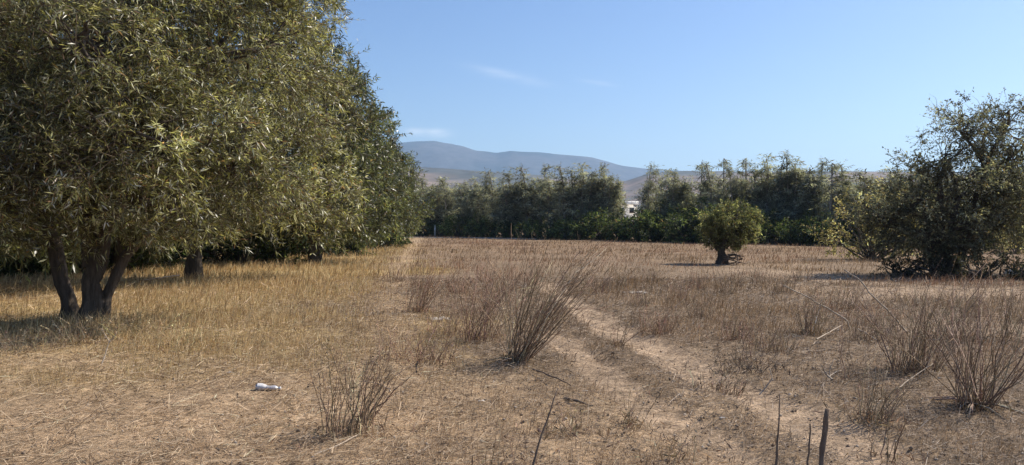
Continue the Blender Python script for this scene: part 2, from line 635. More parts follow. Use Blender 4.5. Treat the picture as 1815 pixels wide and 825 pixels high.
def crown_leaves(G, TW, lobes, r, clumps_per, twigs_per, leaves_per, twig_len, leaf_len, leaf_w, colfn, droop=0.35, inner=0.5, clump_r=0.55, wind=(0, 0, 0), zmin=0.15, curl=0.25):
    """leaves on twigs in clumps spread over the outer part of every lobe; returns the clump centres"""
    cs = []
    for li, (c, rad) in enumerate(lobes):
        c, rad = np.array(c, float), np.array(rad, float)
        vol = (rad[0] * rad[1] * rad[2]) ** (1 / 3)
        nc = max(6, int(clumps_per * vol ** 2))
        d = rand_dir(nc, r)
        rr = inner + (1.08 - inner) * r.random(nc) ** 0.55
        P = c + d * rad * rr[:, None]
        P += r.normal(0, 0.12, P.shape) * vol
        ok = P[:, 2] > zmin * 0.75
        P, d = P[ok], d[ok]
        cs.append(P)
        nc = len(P)
        # twigs
        nt = nc * twigs_per
        ci = np.repeat(np.arange(nc), twigs_per)
        td = unit(d[ci] * 0.55 + rand_dir(nt, r) * 0.85 - UP * droop + np.array(wind))
        size = (0.65 + 0.7 * r.random(nc))[ci]
        t0 = P[ci] + rand_dir(nt, r) * (clump_r * 0.45 * size * r.random(nt))[:, None]
        TL = twig_len * size * (0.6 + 0.8 * r.random(nt))
        sag = UP * (droop * 0.5 * TL)[:, None]
        t1 = t0 + td * TL[:, None] * 0.5 - sag * 0.25
        t2 = t0 + td * TL[:, None] - sag
        keep = t2[:, 2] > zmin + (vnoise(t2[:, 0] + 40, t2[:, 1] + 40, 0.8, 81, 2) - 0.6) * (1.5 if zmin > 0.3 else 0)
        ci, td, t0, t1, t2, TL = ci[keep], td[keep], t0[keep], t1[keep], t2[keep], TL[keep]
        nt = len(ci)
        if nt == 0:
            continue
        if TW is not None:
            tP = np.stack([t0 * 0.6 + P[ci] * 0.4, t1, t2], 1)
            TW.tubes(tP, np.broadcast_to(np.array([0.007, 0.004, 0.002]) * (twig_len / 0.6), (nt, 3)), np.array([0.12, 0.09, 0.06]), 3, False)
        # leaves along each twig
        nl = nt * leaves_per
        ti = np.repeat(np.arange(nt), leaves_per)
        s = r.random(nl)[:, None]
        base = t0[ti] * (1 - s) ** 2 + 2 * t1[ti] * s * (1 - s) + t2[ti] * s ** 2
        ld = unit(td[ti] * 0.6 + rand_dir(nl, r) * 0.75 - UP * droop * 0.7 + np.array(wind) * 0.6)
        LL = leaf_len * (0.55 + 0.9 * r.random(nl))
        LW = leaf_w * (0.6 + 0.8 * r.random(nl))
        tone = (math.exp(r.normal(0, 0.12)) * np.exp(r.normal(0, 0.42, nc)))[ci][ti][:, None]
        leaf_ribbons(G, base, ld, LL, LW, np.clip(colfn(nl, r) * tone, 0.004, 0.7), r, curl)
    return np.concatenate(cs)


def limbs(G, forks, lobes, clump_pts, r, r0=0.10, col=(0.3, 0.25, 0.2), sub=26):
    """limbs from the nearest fork to every lobe, then boughs on to a share of its clumps"""
    forks = np.array(forks, float)
    for c, rad in lobes:
        c = np.array(c, float)
        f = forks[np.argmin(np.linalg.norm(forks - c, axis=1))]
        end = c + (c - f) * 0.12
        P = spine(f, end, 9, 0.07, r)
        G.tubes(P[None], np.linspace(r0, r0 * 0.35, 9)[None], np.array(col), 7)
        dd = np.linalg.norm((clump_pts - c) / np.array(rad), axis=1)
        idx = np.where(dd < 1.15)[0]
        if len(idx) > sub:
            idx = r.choice(idx, sub, replace=False)
        for k in idx:
            s = P[r.integers(4, 9)]
            Q = spine(s, clump_pts[k], 6, 0.09, r)
            G.tubes(Q[None], np.linspace(r0 * 0.32, r0 * 0.07, 6)[None], np.array(col), 4)


def trunk_tube(G, pts, radii, r, col=(0.3, 0.25, 0.2), m=14, gnarl=0.17):
    """a lumpy trunk along points"""
    P = np.array(pts, float)
    k = 5 * (len(P) - 1) + 1
    t = np.linspace(0, len(P) - 1, k)
    Q = np.stack([np.interp(t, np.arange(len(P)), P[:, i]) for i in range(3)], 1)
    Q[1:-1] = (Q[:-2] + 2 * Q[1:-1] + Q[2:]) / 4
    rad = np.interp(t, np.arange(len(P)), radii)
    n0 = sum(len(v) for v in G.v)
    G.tubes(Q[None], rad[None], np.array(col), m)
    v = G.v[-1].reshape(-1, 3)
    body = v[:k * m].reshape(k, m, 3)
    off = body - Q[:, None]
    th = np.arange(m) * 2 * math.pi / m
    ph = r.uniform(0, 6, 3)
    f = 1 + gnarl * (np.sin(th * 3 + ph[0] + t[:, None] * 0.8) + 0.7 * np.sin(th * 5 + ph[1] - t[:, None] * 1.3)) + r.normal(0, gnarl * 0.35, (k, m))
    body[:] = Q[:, None] + off * f[..., None]


ACACIA = lambda n, r: leaf_colors(n, r, (0.115, 0.114, 0.046), (0.26, 0.245, 0.105), 0.34, 0.15, (0.52, 0.49, 0.36), 0.05, (0.22, 0.13, 0.07))  # dark base with lighter and pale leaves paints in sun highlights
ACACIA_DULL = lambda n, r: leaf_colors(n, r, (0.072, 0.082, 0.038), (0.13, 0.135, 0.058), 0.30, 0.05, (0.28, 0.27, 0.18), 0.03)


def row_tree(name, base, stems, lobes, seed, label, leaf=(0.15, 0.017), clumps=11, twigs=9, leaves=11, colfn=ACACIA, group=None, r0=0.1, inner=0.5, zmin=0.15):
    r = np.random.default_rng(seed)
    root = empty(name, base)
    b = np.array(base)
    G = Geo()
    forks = []
    for pts, rad in stems:
        trunk_tube(G, np.array(pts), rad, r)
        forks += [pts[-1], pts[-2]]
    part('trunk', G, M_BARK, root, True)
    Lf, Tw = Geo(), Geo()
    small = [(c, np.array(q) * 0.9) for c, q in lobes]
    cl = crown_leaves(Lf, Tw, small, r, clumps, twigs, leaves, 0.58, leaf[0], leaf[1], colfn, droop=0.1, inner=inner, wind=(0.15, 0, 0.05), zmin=zmin)
    B = Geo()
    limbs(B, forks, lobes, cl, r, r0)
    part('branches', B, M_BARK, root, True, True)
    cr = part('crown', Lf, M_LEAF, root, stuff=True)
    part('twigs', Tw, M_STALK, cr, stuff=True)
    tag(root, label, 'tree', group)
    return root


ROW = 'acacia trees in the row along the left edge'
b1 = np.array([-7.06, 13.2, 0.0])
# lobes are given relative to the foot of the trunk
T1 = row_tree('acacia_tree', b1,
              [([(0, 0, -0.1), (0.06, 0, 0.3), (0.0, 0.02, 0.65), (0.13, 0.05, 1.0), (0.3, -0.1, 1.6), (0.7, -0.3, 2.4), (1.0, -0.5, 3.2)], [0.25, 0.17, 0.14, 0.145, 0.12, 0.11, 0.09]),
               ([(0.16, 0.05, -0.1), (0.21, 0.1, 0.4), (0.37, 0.1, 0.75), (0.5, 0.15, 1.1), (1.1, 0.2, 1.7), (1.7, 0.3, 2.5)], [0.13, 0.085, 0.085, 0.075, 0.07, 0.06]),
               ([(-0.42, 0.15, -0.1), (-0.46, 0.15, 0.35), (-0.6, 0.15, 0.7), (-0.75, 0.2, 1.4), (-1.2, 0.1, 2.4), (-1.5, 0.0, 3.3)], [0.17, 0.11, 0.115, 0.10, 0.09, 0.08]),
               ([(0.0, 0.1, 0.9), (-0.1, 0.2, 1.7), (0.1, 0.3, 3.0), (0.3, 0.2, 4.4)], [0.16, 0.13, 0.12, 0.1])],
              [((1.75, -0.9, 2.75), (1.75, 1.7, 1.35)), ((0.9, -1.6, 4.3), (1.5, 1.4, 1.2)), ((0.4, 0.2, 6.0), (2.7, 2.6, 2.3)), ((-1.9, -0.4, 3.7), (1.9, 1.8, 1.5)),
               ((2.3, 0.9, 4.7), (1.6, 1.7, 1.6)), ((-0.3, -1.5, 2.7), (1.3, 1.2, 0.9)), ((-2.6, 0.5, 5.8), (2.0, 2.0, 1.8)), ((2.1, 1.2, 7.2), (1.9, 1.9, 1.6)), ((2.6, 0.3, 2.6), (0.9, 1.0, 0.75)), ((-1.5, -1.6, 2.5), (1.3, 1.2, 0.95)), ((-0.2, -0.2, 3.6), (1.8, 1.6, 1.5)), ((1.4, -1.7, 2.9), (1.2, 1.1, 0.9)), ((-0.9, -1.3, 2.0), (1.2, 1.0, 0.75)), ((1.1, -0.5, 2.0), (1.4, 1.1, 0.75)), ((-2.3, -0.5, 2.3), (1.5, 1.3, 1.0))],
              101, 'nearest acacia at far left, several leaning trunks and long narrow leaves hanging low', clumps=27, twigs=13, leaves=22, leaf=(0.108, 0.017), inner=0.5, zmin=1.15)
b2 = at_d(345, 23.5)
T2 = row_tree('acacia_tree', b2,
              [([(0, 0, -0.1), (0.0, 0, 0.7), (0.12, -0.05, 1.4), (0.5, -0.2, 2.3), (0.9, -0.4, 3.6)], [0.27, 0.21, 0.19, 0.16, 0.12]),
               ([(0.05, 0, 1.0), (0.5, 0.1, 1.8), (1.3, 0, 2.6), (2.0, 0, 3.4)], [0.15, 0.12, 0.1, 0.08]),
               ([(0.0, 0, 1.1), (-0.5, 0.1, 2.0), (-1.0, 0, 3.0), (-1.3, 0, 4.4)], [0.15, 0.12, 0.1, 0.08])],
              [((2.6, -1.0, 3.4), (2.1, 2.0, 1.7)), ((2.5, -0.4, 5.9), (2.1, 2.2, 1.9)), ((0, 0, 6.4), (2.8, 2.8, 2.4)), ((-2.2, 0, 4.4), (2.4, 2.2, 1.9)), ((1.0, -1.8, 2.5), (1.5, 1.3, 0.9)),
               ((2.2, 0.4, 8.2), (2.0, 1.9, 1.7)), ((3.6, 0.8, 2.3), (1.3, 1.4, 1.1)), ((3.6, 0.4, 4.8), (1.1, 1.1, 1.3))],
              102, 'second acacia in the left row, single trunk standing just right of the nearest one', clumps=26, twigs=11, leaves=15, leaf=(0.145, 0.026), inner=0.5, zmin=0.9)

# trees farther down the row: copies of one more tree, turned and scaled
T3 = row_tree('acacia_tree', (0, 0, 0),
              [([(0, 0, -0.1), (0.05, 0, 0.8), (0.0, 0, 1.6), (0.3, 0, 3.0), (0.4, 0.2, 5.0)], [0.25, 0.2, 0.18, 0.15, 0.1]),
               ([(0.05, 0, 0.9), (0.6, 0.2, 1.8), (1.2, 0.3, 3.0)], [0.14, 0.11, 0.08]),
               ([(0.0, 0, 1.0), (-0.6, -0.2, 1.9), (-1.1, -0.2, 3.0)], [0.14, 0.11, 0.08])],
              [((1.5, -0.3, 2.6), (1.7, 1.8, 1.5)), ((-1.4, 0.2, 3.0), (1.9, 1.8, 1.6)), ((0.2, 0, 5.4), (2.3, 2.3, 2.0)), ((1.2, -0.6, 4.4), (1.6, 1.6, 1.5)), ((0.2, -1.4, 2.0), (1.6, 1.2, 1.2)),
               ((-0.2, 1.4, 2.2), (1.6, 1.2, 1.2)), ((0.6, 0.2, 7.3), (1.3, 1.3, 1.2)), ((1.9, 0.6, 1.9), (1.3, 1.2, 1.0)), ((-1.9, -0.6, 1.9), (1.3, 1.2, 1.0))],
              103, '', clumps=20, twigs=9, leaves=14, leaf=(0.19, 0.044), colfn=ACACIA_DULL, inner=0.45, zmin=0.35)
row_spots = [
    (-8.3, 33.0, 0.6, 1.12, 'third acacia in the left row, bushy foliage almost to the grass', ROW),
    (-8.9, 44.5, 2.3, 1.12, 'rounded dark tree of the left row, second from its far end', ROW),
    (-9.2, 57.0, 4.1, 1.13, 'farthest tree of the left row, dark green with a rounded top', ROW),
    (-10.8, 69.0, 1.2, 1.0, None, ROW)]
behind = [(-12.6, 17.6, 0.4, 1.1), (-13.2, 26.5, 1.5, 1.2), (-13.8, 36, 3.0, 1.15), (-15.0, 47, 5.0, 1.1), (-18.0, 21.5, 2.0, 1.15), (-19.5, 31, 4.4, 1.2), (-24.0, 27, 0.9, 1.2), (-12.4, 8.2, 3.8, 1.0)]
for i, (x, y, rz, sc, lab, grp) in enumerate(row_spots + [b + (None, None) for b in behind]):
    o = T3 if i == 0 else copy_thing(T3)
    o.location = (x, y, 0)
    o.rotation_euler = (0, 0, rz)
    o.scale = (sc, sc, sc * (1.0 + 0.06 * math.sin(i * 2.1)))
    o['label'] = lab or 'shaded acacia deeper in the belt, behind the front trees of the left row'
    o['category'] = 'tree'
    o['group'] = 'trees deeper in the left belt' if lab is None else ROW
T1['group'] = ROW
T2['group'] = ROW


# shrubs: low, dense, leafy to the ground
def shrub(name, seed, lobes, leaf, colfn, clumps=14, twigs=8, leaves=9, twig=0.4, mat=None):
    r = np.random.default_rng(seed)
    root = empty(name)
    G = Geo()
    cl = crown_leaves(G, None, lobes, r, clumps, twigs, leaves, twig, leaf[0], leaf[1], colfn, droop=0.1, inner=0.45, clump_r=0.4, zmin=0.03)
    B = Geo()
    for k in r.choice(len(cl), min(30, len(cl)), replace=False):
        P = spine((r.normal(0, .12), r.normal(0, .12), -0.05), cl[k], 6, 0.08, r)
        B.tubes(P[None], np.linspace(0.045, 0.012, 6)[None], np.array([.2, .16, .12]), 5)
    part('stems', B, M_BARK, root, True, True)
    part('crown', G, mat or M_LEAF2, root, stuff=True)
    return root


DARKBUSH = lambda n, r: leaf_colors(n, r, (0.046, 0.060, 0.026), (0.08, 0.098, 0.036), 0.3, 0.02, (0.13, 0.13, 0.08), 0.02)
GREENBUSH = lambda n, r: leaf_colors(n, r, (0.066, 0.086, 0.032), (0.11, 0.13, 0.045), 0.35, 0.03, (0.15, 0.15, 0.08), 0.03)
shA = shrub('windbreak_shrub', 201, [((0, 0, 1.1), (1.6, 1.5, 1.2)), ((1.1, 0.3, 0.8), (1.1, 1.1, 0.9)), ((-1.2, 0.1, 0.9), (1.2, 1.1, 1.0)), ((0.2, 0, 2.0), (1.1, 1.1, 0.9))], (0.24, 0.075), DARKBUSH, 15, 6, 7)
shB = shrub('windbreak_shrub', 202, [((0, 0, 1.0), (2.0, 1.5, 1.1)), ((1.3, 0.2, 1.3), (1.2, 1.1, 1.1)), ((-1.3, -0.2, 0.8), (1.3, 1.1, 0.8)), ((-.4, 0, 1.9), (1.2, 1.1, 0.8))], (0.24, 0.075), GREENBUSH, 15, 6, 7)

# the windbreak at the far side of the field: from far away on the left to nearer on the right
LINE_L = np.array([-15.6, 118.0])
LINE_R = np.array([27.6, 57.5])


def on_line(px, back=0.0):
    """point of the windbreak line seen in photo column px, set back behind it"""
    m = (px - 907.5) / FPX
    d = LINE_R - LINE_L
    # solve L + t d  with x = m y
    t = (m * LINE_L[1] - LINE_L[0]) / (d[0] - m * d[1])
    p = LINE_L + t * d
    n = np.array([d[1], -d[0]])
    n = n / np.linalg.norm(n)
    n = n if n[1] > 0 else -n
    u = unit(p) * back
    return p + u


rs = np.random.default_rng(55)
shrub_cols = [(725, 372), (752, 380), (782, 384), (815, 376), (846, 382), (872, 378), (905, 384), (940, 386), (975, 388), (1008, 384), (1040, 378), (1068, 368), (1098, 376), (1135, 366), (1165, 362),
              (1198, 362), (1232, 358), (1262, 360), (1292, 362), (1330, 362), (1362, 372), (1395, 384), (1430, 380), (1462, 376), (1500, 388), (1545, 380), (1600, 372), (1660, 372), (1730, 372), (1800, 380)]
first = {}
for i, (px, top) in enumerate(shrub_cols):
    p = on_line(px, rs.uniform(0.5, 3.0))
    src = (shA, shB)[i % 2]
    o = src if src.name not in first else copy_thing(src)
    first[src.name] = 1
    h = EYE + (HOR - top) / FPX * p[1]
    s = h / 2.85
    o.location = (p[0], p[1], -0.05)
    o.rotation_euler = (0, 0, rs.uniform(0, 6.28))
    wd = s * rs.uniform(0.95, 1.25)
    o.scale = (wd, wd, s)
    o['label'] = 'dark rounded shrub in the hedge along the far edge of the field'
    o['category'] = 'shrub'
    o['group'] = 'shrubs along the far edge of the field'


# shrubs added to darken the shaded band under the left row
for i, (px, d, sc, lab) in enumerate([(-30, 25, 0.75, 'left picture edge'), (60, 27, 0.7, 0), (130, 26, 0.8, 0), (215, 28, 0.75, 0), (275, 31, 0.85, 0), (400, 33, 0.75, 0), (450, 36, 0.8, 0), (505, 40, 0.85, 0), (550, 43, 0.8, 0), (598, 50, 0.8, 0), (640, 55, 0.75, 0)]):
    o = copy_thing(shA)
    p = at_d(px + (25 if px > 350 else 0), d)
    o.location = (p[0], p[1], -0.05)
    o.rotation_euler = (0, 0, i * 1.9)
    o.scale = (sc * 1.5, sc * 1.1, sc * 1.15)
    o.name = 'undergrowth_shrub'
    tag(o, 'dark shrub added to deepen the shade beneath the left tree row', 'shrub', 'added undergrowth beneath the left row')
o = copy_thing(shB)
p = at_d(688, 60)
o.location = (p[0], p[1], 0)
o.scale = (0.62, 0.62, 0.62)
o.name = 'undergrowth_shrub'
tag(o, 'low green shrub at the far end of the left tree row, beside the footpath', 'shrub')


# tall thin trees of the windbreak
EUC = lambda n, r: leaf_colors(n, r, (0.20, 0.20, 0.155), (0.26, 0.25, 0.19), 0.35, 0.08, (0.38, 0.36, 0.30), 0.06, (0.22, 0.165, 0.11))


def eucalyptus(seed, h, spread, nlobe, leaf, density):
    r = np.random.default_rng(seed)
    root = empty('eucalyptus_tree')
    G = Geo()
    lobes = []
    forks = []
    for s in range(2 if spread < 1.3 else 3):
        x0, y0 = r.normal(0, 0.25, 2)
        hh = h * (1.0 if s == 0 else r.uniform(0.72, 0.92))
        dx, dy = r.normal(0.25, 0.35) * spread, r.normal(0, 0.4) * spread
        pts = [(x0 + dx * (t ** 1.3) + r.normal(0, .08), y0 + dy * t, hh * t - 0.1) for t in np.linspace(0, 0.97, 7)]
        trunk_tube(G, pts, np.linspace(0.15, 0.03, 7), r, m=7, gnarl=0.06)
        for k in range(nlobe):
            t = 0.22 + 0.78 * (k + r.random()) / nlobe
            a = r.uniform(0, 6.28)
            w = spread * (0.42 + 0.55 * math.sin(min(1, t) * math.pi) ** 0.7) * (1.0 if t < 0.85 else 0.7)
            c = np.array([x0 + dx * t ** 1.3 + math.cos(a) * w * 0.55 + 0.12 * t, y0 + dy * t + math.sin(a) * w * 0.55, hh * t])
            top = t > 0.8
            lobes.append((c - [0, 0, 0.35 if top else 0], (w * (0.5 if top else 0.62), w * (0.5 if top else 0.62), w * (1.25 if top else 0.85))))
        forks += [pts[k] for k in (2, 3, 4, 5, 6)]
    part('trunk', G, M_BARK_PALE, root, True)
    Lf = Geo()
    cl = crown_leaves(Lf, None, lobes, r, density, 5, 7, 0.55, leaf[0], leaf[1], EUC, droop=0.22, inner=0.15, clump_r=0.5, wind=(0.22, 0, 0))
    B = Geo()
    limbs(B, forks, lobes, cl, r, 0.045, sub=3)
    part('branches', B, M_BARK_PALE, root, True, True)
    part('crown', Lf, M_LEAF2, root, stuff=True)
    return root


eu = [eucalyptus(301, 9.0, 1.15, 9, (0.34, 0.06), 22), eucalyptus(302, 9.0, 0.85, 8, (0.34, 0.055), 20), eucalyptus(303, 9.0, 1.5, 9, (0.36, 0.06), 20), eucalyptus(304, 9.0, 1.0, 8, (0.32, 0.05), 15)]
euc_cols = [(712, 318, 0), (738, 322, 2), (757, 318, 0), (778, 320, 2), (798, 314, 0), (818, 318, 1), (838, 308, 2), (858, 314, 0), (877, 296, 1), (897, 312, 2), (915, 306, 0), (934, 298, 1), (957, 298, 0), (979, 304, 2), (1000, 296, 1),
            (1020, 306, 0), (1040, 298, 2), (1058, 296, 0), (1076, 300, 2), (1146, 300, 1), (1163, 298, 3), (1190, 310, 2), (1206, 312, 0), (1245, 300, 3), (1264, 296, 1), (1283, 288, 3), (1304, 312, 0), (1322, 288, 3), (1347, 302, 0),
            (1368, 290, 2), (1392, 294, 0), (1418, 290, 2), (1446, 300, 0), (1474, 286, 3), (1496, 300, 1), (1532, 312, 0), (1570, 300, 2), (1622, 306, 0), (1680, 300, 2), (1750, 306, 0), (1820, 300, 2)]
euc_cols = [(c[0], c[1], c[2], 0.0) for c in euc_cols] + [(px, 322 + (px * 7) % 9, (px // 13) % 3, 9.0) for px in range(728, 1080, 21)] + [(px, 318 + (px * 5) % 16, (px // 17) % 3, 7.0) for px in range(1150, 1580, 26)]
used = set()
special = {1076: 'broad leafy tree closing the left windbreak row, left of the pale house roof',
           1146: 'slim tree right of the pale house roof with a wispy bent tip',
           1474: 'tree with an airy rounded top, tallest towards the right end of the windbreak'}
for i, (px, top, kind, more) in enumerate(euc_cols):
    p = on_line(px, rs.uniform(4.5, 9.0) + more)
    o = eu[kind] if kind not in used else copy_thing(eu[kind])
    used.add(kind)
    h = EYE + (HOR - top) / FPX * p[1]
    s = h / (8.9 if px < 1085 else 8.2) * rs.uniform(0.93, 1.05)
    o.location = (p[0], p[1], -0.05)
    o.rotation_euler = (0, 0, rs.uniform(-0.6, 0.6) + (math.pi if rs.random() < 0.25 else 0))
    ws = (0.5 * s + 0.5 * 1.0) * rs.uniform(1.0, 1.45) * (1.05 if px > 1085 else 1.2)
    ws *= 0.66 if 1050 < px < 1170 else 1.0
    o.scale = (ws, ws, s)
    left = px < 1085
    o['label'] = special.get(px) or ('slender grey-green tree in the dense left stretch of the far windbreak' if left else 'slender windblown tree in the thinner right stretch of the far windbreak')
    o['category'] = 'tree'
    if px not in special:
        o['group'] = 'trees in the left stretch of the windbreak' if left else 'trees in the right stretch of the windbreak'

# the big backlit tree on the right
EVER = lambda n, r: leaf_colors(n, r, (0.115, 0.115, 0.08), (0.18, 0.165, 0.105), 0.3, 0.07, (0.22, 0.2, 0.12), 0.06, (0.19, 0.13, 0.07))


def right_tree():
    r = np.random.default_rng(401)
    b = at_d(1668, 25.5)
    root = empty('wild_olive_tree', (b[0], b[1], 0))
    G = Geo()
    forks = []
    for k, (dx, dy, hh, rad) in enumerate([(0, 0, 3.0, 0.17), (0.5, 0.2, 3.2, 0.13), (-0.45, 0.1, 2.6, 0.11), (1.2, 0.1, 3.4, 0.13), (0.2, -0.3, 2.6, 0.1)]):
        pts = [(dx * (0.4 + 0.8 * t) + r.normal(0, .05), dy * (0.5 + t), hh * t - 0.1) for t in np.linspace(0, 1, 6)]
        trunk_tube(G, pts, np.linspace(rad, rad * 0.5, 6), r, m=9)
        forks += [pts[3], pts[5]]
    part('trunk', G, M_BARK, root, True)
    dense = [((0.3, 0, 2.5), (2.1, 1.9, 1.5)), ((-1.2, 0, 2.0), (1.5, 1.4, 1.1)), ((-1.7, 0.3, 1.75), (0.9, 0.9, 0.7)), ((1.9, 0.2, 2.7), (1.8, 1.8, 1.5)), ((0.9, -0.7, 1.6), (1.6, 1.2, 1.0)), ((-0.1, -0.2, 1.1), (1.1, 1.1, 0.8)), ((3.2, 0.2, 2.6), (1.6, 1.6, 1.4))]
    sparse = [((0.1, 0, 3.8), (1.35, 1.4, 1.0)), ((1.4, 0, 4.5), (1.5, 1.4, 1.1)), ((2.8, 0.2, 4.4), (1.5, 1.4, 1.15)), ((0.9, 0.2, 5.0), (0.75, 0.8, 0.65)), ((2.1, 0, 5.1), (0.8, 0.8, 0.55))]
    Lf, Tw = Geo(), Geo()
    c1 = crown_leaves(Lf, Tw, dense, r, 40, 10, 10, 0.42, 0.09, 0.04, EVER, droop=0.1, inner=0.3, clump_r=0.45, zmin=0.1)
    c2 = crown_leaves(Lf, Tw, sparse, r, 26, 8, 8, 0.45, 0.085, 0.036, EVER, droop=0.0, inner=0.25, clump_r=0.4)
    # bare shoots standing out of the top
    Bs = Geo()
    for c in c2[r.choice(len(c2), 46, replace=False)]:
        d = unit(np.array([r.normal(-0.1, 0.5), r.normal(0, 0.4), 1.0]))
        P = spine(c, c + d * r.uniform(0.3, 0.75), 5, 0.08, r)
        Bs.tubes(P[None], np.linspace(0.009, 0.003, 5)[None], np.array([.2, .15, .11]), 4)
    for c in (np.array([-1.15, 0.1, 3.3]), np.array([-0.9, -0.2, 3.5]), np.array([-1.3, 0.0, 2.9])):
        for k in range(5):
            P = spine(c + [0.5, 0, -0.5], c + r.normal(0, 0.28, 3) + [-0.1, 0, 0.15], 6, 0.1, r)
            Bs.tubes(P[None], np.linspace(0.012, 0.003, 6)[None], np.array([.2, .15, .11]), 4)
    B = Geo()
    cl = np.concatenate([c1, c2])
    limbs(B, forks, dense + sparse, cl, r, 0.07, sub=24)
    part('branches', B, M_BARK, root, True, True)
    cr = part('crown', Lf, M_LEAF2, root, stuff=True)
    part('twigs', Tw, M_STALK, cr, stuff=True)
    part('bare_shoots', Bs, M_STALK, cr, stuff=True)
    tag(root, 'large dark bushy tree at the right edge, airy twigs on top', 'tree')


right_tree()

# low dark shrubs round its foot and paler bushes to its left
LOWBUSH = lambda n, r: leaf_colors(n, r, (0.034, 0.034, 0.024), (0.06, 0.055, 0.03), 0.3, 0.03, (0.16, 0.14, 0.1), 0.06, (0.12, 0.085, 0.06))
low = shrub('low_shrub', 211, [((0, 0, 0.3), (0.85, 0.6, 0.33)), ((0.5, 0.1, 0.25), (0.6, 0.5, 0.28)), ((-0.6, 0, 0.22), (0.6, 0.5, 0.26))], (0.07, 0.028), LOWBUSH, 45, 8, 8, 0.16)
low_lab = ['low dark shrub at the left foot of the right-hand tree', 'low dark shrub under the middle of the right-hand tree', 'low dark shrub spreading right of the right-hand tree trunk', 'low dark shrub at the right edge of the picture']
for i, (px, d, s) in enumerate([(1598, 25.0, 0.95), (1660, 24.0, 1.1), (1735, 23.3, 1.15), (1812, 23.0, 1.1)]):
    o = low if i == 0 else copy_thing(low)
    p = at_d(px, d)
    o.location = (p[0], p[1], -0.03)
    o.rotation_euler = (0, 0, i * 1.7)
    o.scale = (s, s, s * 1.1)
    tag(o, low_lab[i], 'shrub')
YELLOW = lambda n, r: leaf_colors(n, r, (0.24, 0.20, 0.085), (0.36, 0.29, 0.13), 0.4, 0.14, (0.5, 0.43, 0.27), 0.08, (0.2, 0.14, 0.08), 0.4)
yb = shrub('yellowing_bush', 212, [((0, 0, 1.3), (1.5, 1.3, 1.3)), ((0.8, 0, 2.1), (1.1, 1.0, 1.0)), ((-1.0, 0, 0.9), (1.0, 1.0, 0.9)), ((1.5, 0.2, 1.4), (1.2, 1.1, 1.4))], (0.10, 0.045), YELLOW, 22, 7, 7, 0.36)
for i, (px, d, s, lab) in enumerate([(1543, 37.0, 1.2, 'yellowing sparse bush left of the large right-hand tree'), (1800, 44.0, 0.62, 'small olive-green bush at the right edge behind the large tree')]):
    o = yb if i == 0 else copy_thing(yb)
    p = at_d(px, d)
    o.location = (p[0], p[1], -0.05)
    o.rotation_euler = (0, 0, i * 2.2)
    o.scale = (s, s, s)
    tag(o, lab, 'shrub')


# small pollarded tree standing alone in the field
def pollard():
    r = np.random.default_rng(411)
    b = at_d(1279, 33.0)
    root = empty('pollarded_tree', (b[0], b[1], 0))
    G = Geo()
    trunk_tube(G, [(0, 0, -0.1), (0.02, 0, 0.25), (-0.02, 0, 0.5), (0.03, 0, 0.8), (0.1, 0, 1.05)], [0.29, 0.19, 0.15, 0.15, 0.17], r, gnarl=0.2)
    trunk_tube(G, [(-0.1, 0, 0.6), (-0.3, 0, 0.9), (-0.45, 0, 1.3)], [0.14, 0.11, 0.07], r, m=8)
    trunk_tube(G, [(0.1, 0, 0.7), (0.4, 0, 1.05), (0.75, 0, 1.4)], [0.14, 0.11, 0.07], r, m=8)
    part('trunk', G, M_BARK, root, True)
    Lf = Geo()
    col = lambda n, r: leaf_colors(n, r, (0.115, 0.12, 0.055), (0.17, 0.165, 0.075), 0.35, 0.07, (0.25, 0.23, 0.13), 0.05)
    lobes = [((0.25, 0, 1.75), (1.0, 0.95, 0.62)), ((0.95, 0, 1.85), (0.55, 0.55, 0.45)), ((-0.4, 0, 1.5), (0.5, 0.5, 0.6)), ((0.35, 0, 2.2), (0.75, 0.7, 0.4)), ((1.0, -0.1, 1.3), (0.5, 0.5, 0.5)), ((0.3, 0, 1.25), (0.85, 0.8, 0.45)), ((-0.3, 0.1, 1.1), (0.45, 0.45, 0.45)), ((0.55, -0.2, 0.95), (0.55, 0.5, 0.35)), ((-0.55, 0, 1.9), (0.3, 0.3, 0.35)), ((1.35, 0, 1.6), (0.3, 0.3, 0.3))]
    cl = crown_leaves(Lf, None, lobes, r, 75, 8, 10, 0.26, 0.10, 0.034, col, droop=0.0, inner=0.25, clump_r=0.25)
    B = Geo()
    limbs(B, [(0.05, 0, 1.0), (-0.45, 0, 1.3), (0.75, 0, 1.4)], lobes, cl, r, 0.05, sub=14)
    part('branches', B, M_BARK, root, True, True)
    part('crown', Lf, M_LEAF2, root, stuff=True)
    tag(root, 'small pollarded tree with thick short trunk standing alone in the field', 'tree')
    # cut wood lying at its foot
    r = np.random.default_rng(412)
    root = empty('brush_pile', (b[0] + 0.42, b[1] - 0.5, 0))
    for k in range(16):
        G = Geo()
        a = r.uniform(0, 6.28)
        L = r.uniform(0.35, 0.8)
        c = np.array([r.normal(0, 0.16), r.normal(0, 0.14), 0.08 + 0.30 * r.random()])
        d = np.array([math.cos(a) * L / 2, math.sin(a) * L / 2, r.normal(0, 0.08)])
        P = spine(c - d, c + d, 6, 0.08, r)
        P[:, 2] = np.maximum(P[:, 2], 0.02)
        G.tubes(P[None], np.linspace(0.035, 0.018, 6)[None] * r.uniform(0.6, 1.3), np.array([.2, .15, .1]), 6)
        part('branch', G, M_BLEACHED if k == 3 else M_WOOD, root, True)
    tag(root, 'dark pile of cut branches at the foot of the lone pollarded tree', 'brush pile')


pollard()

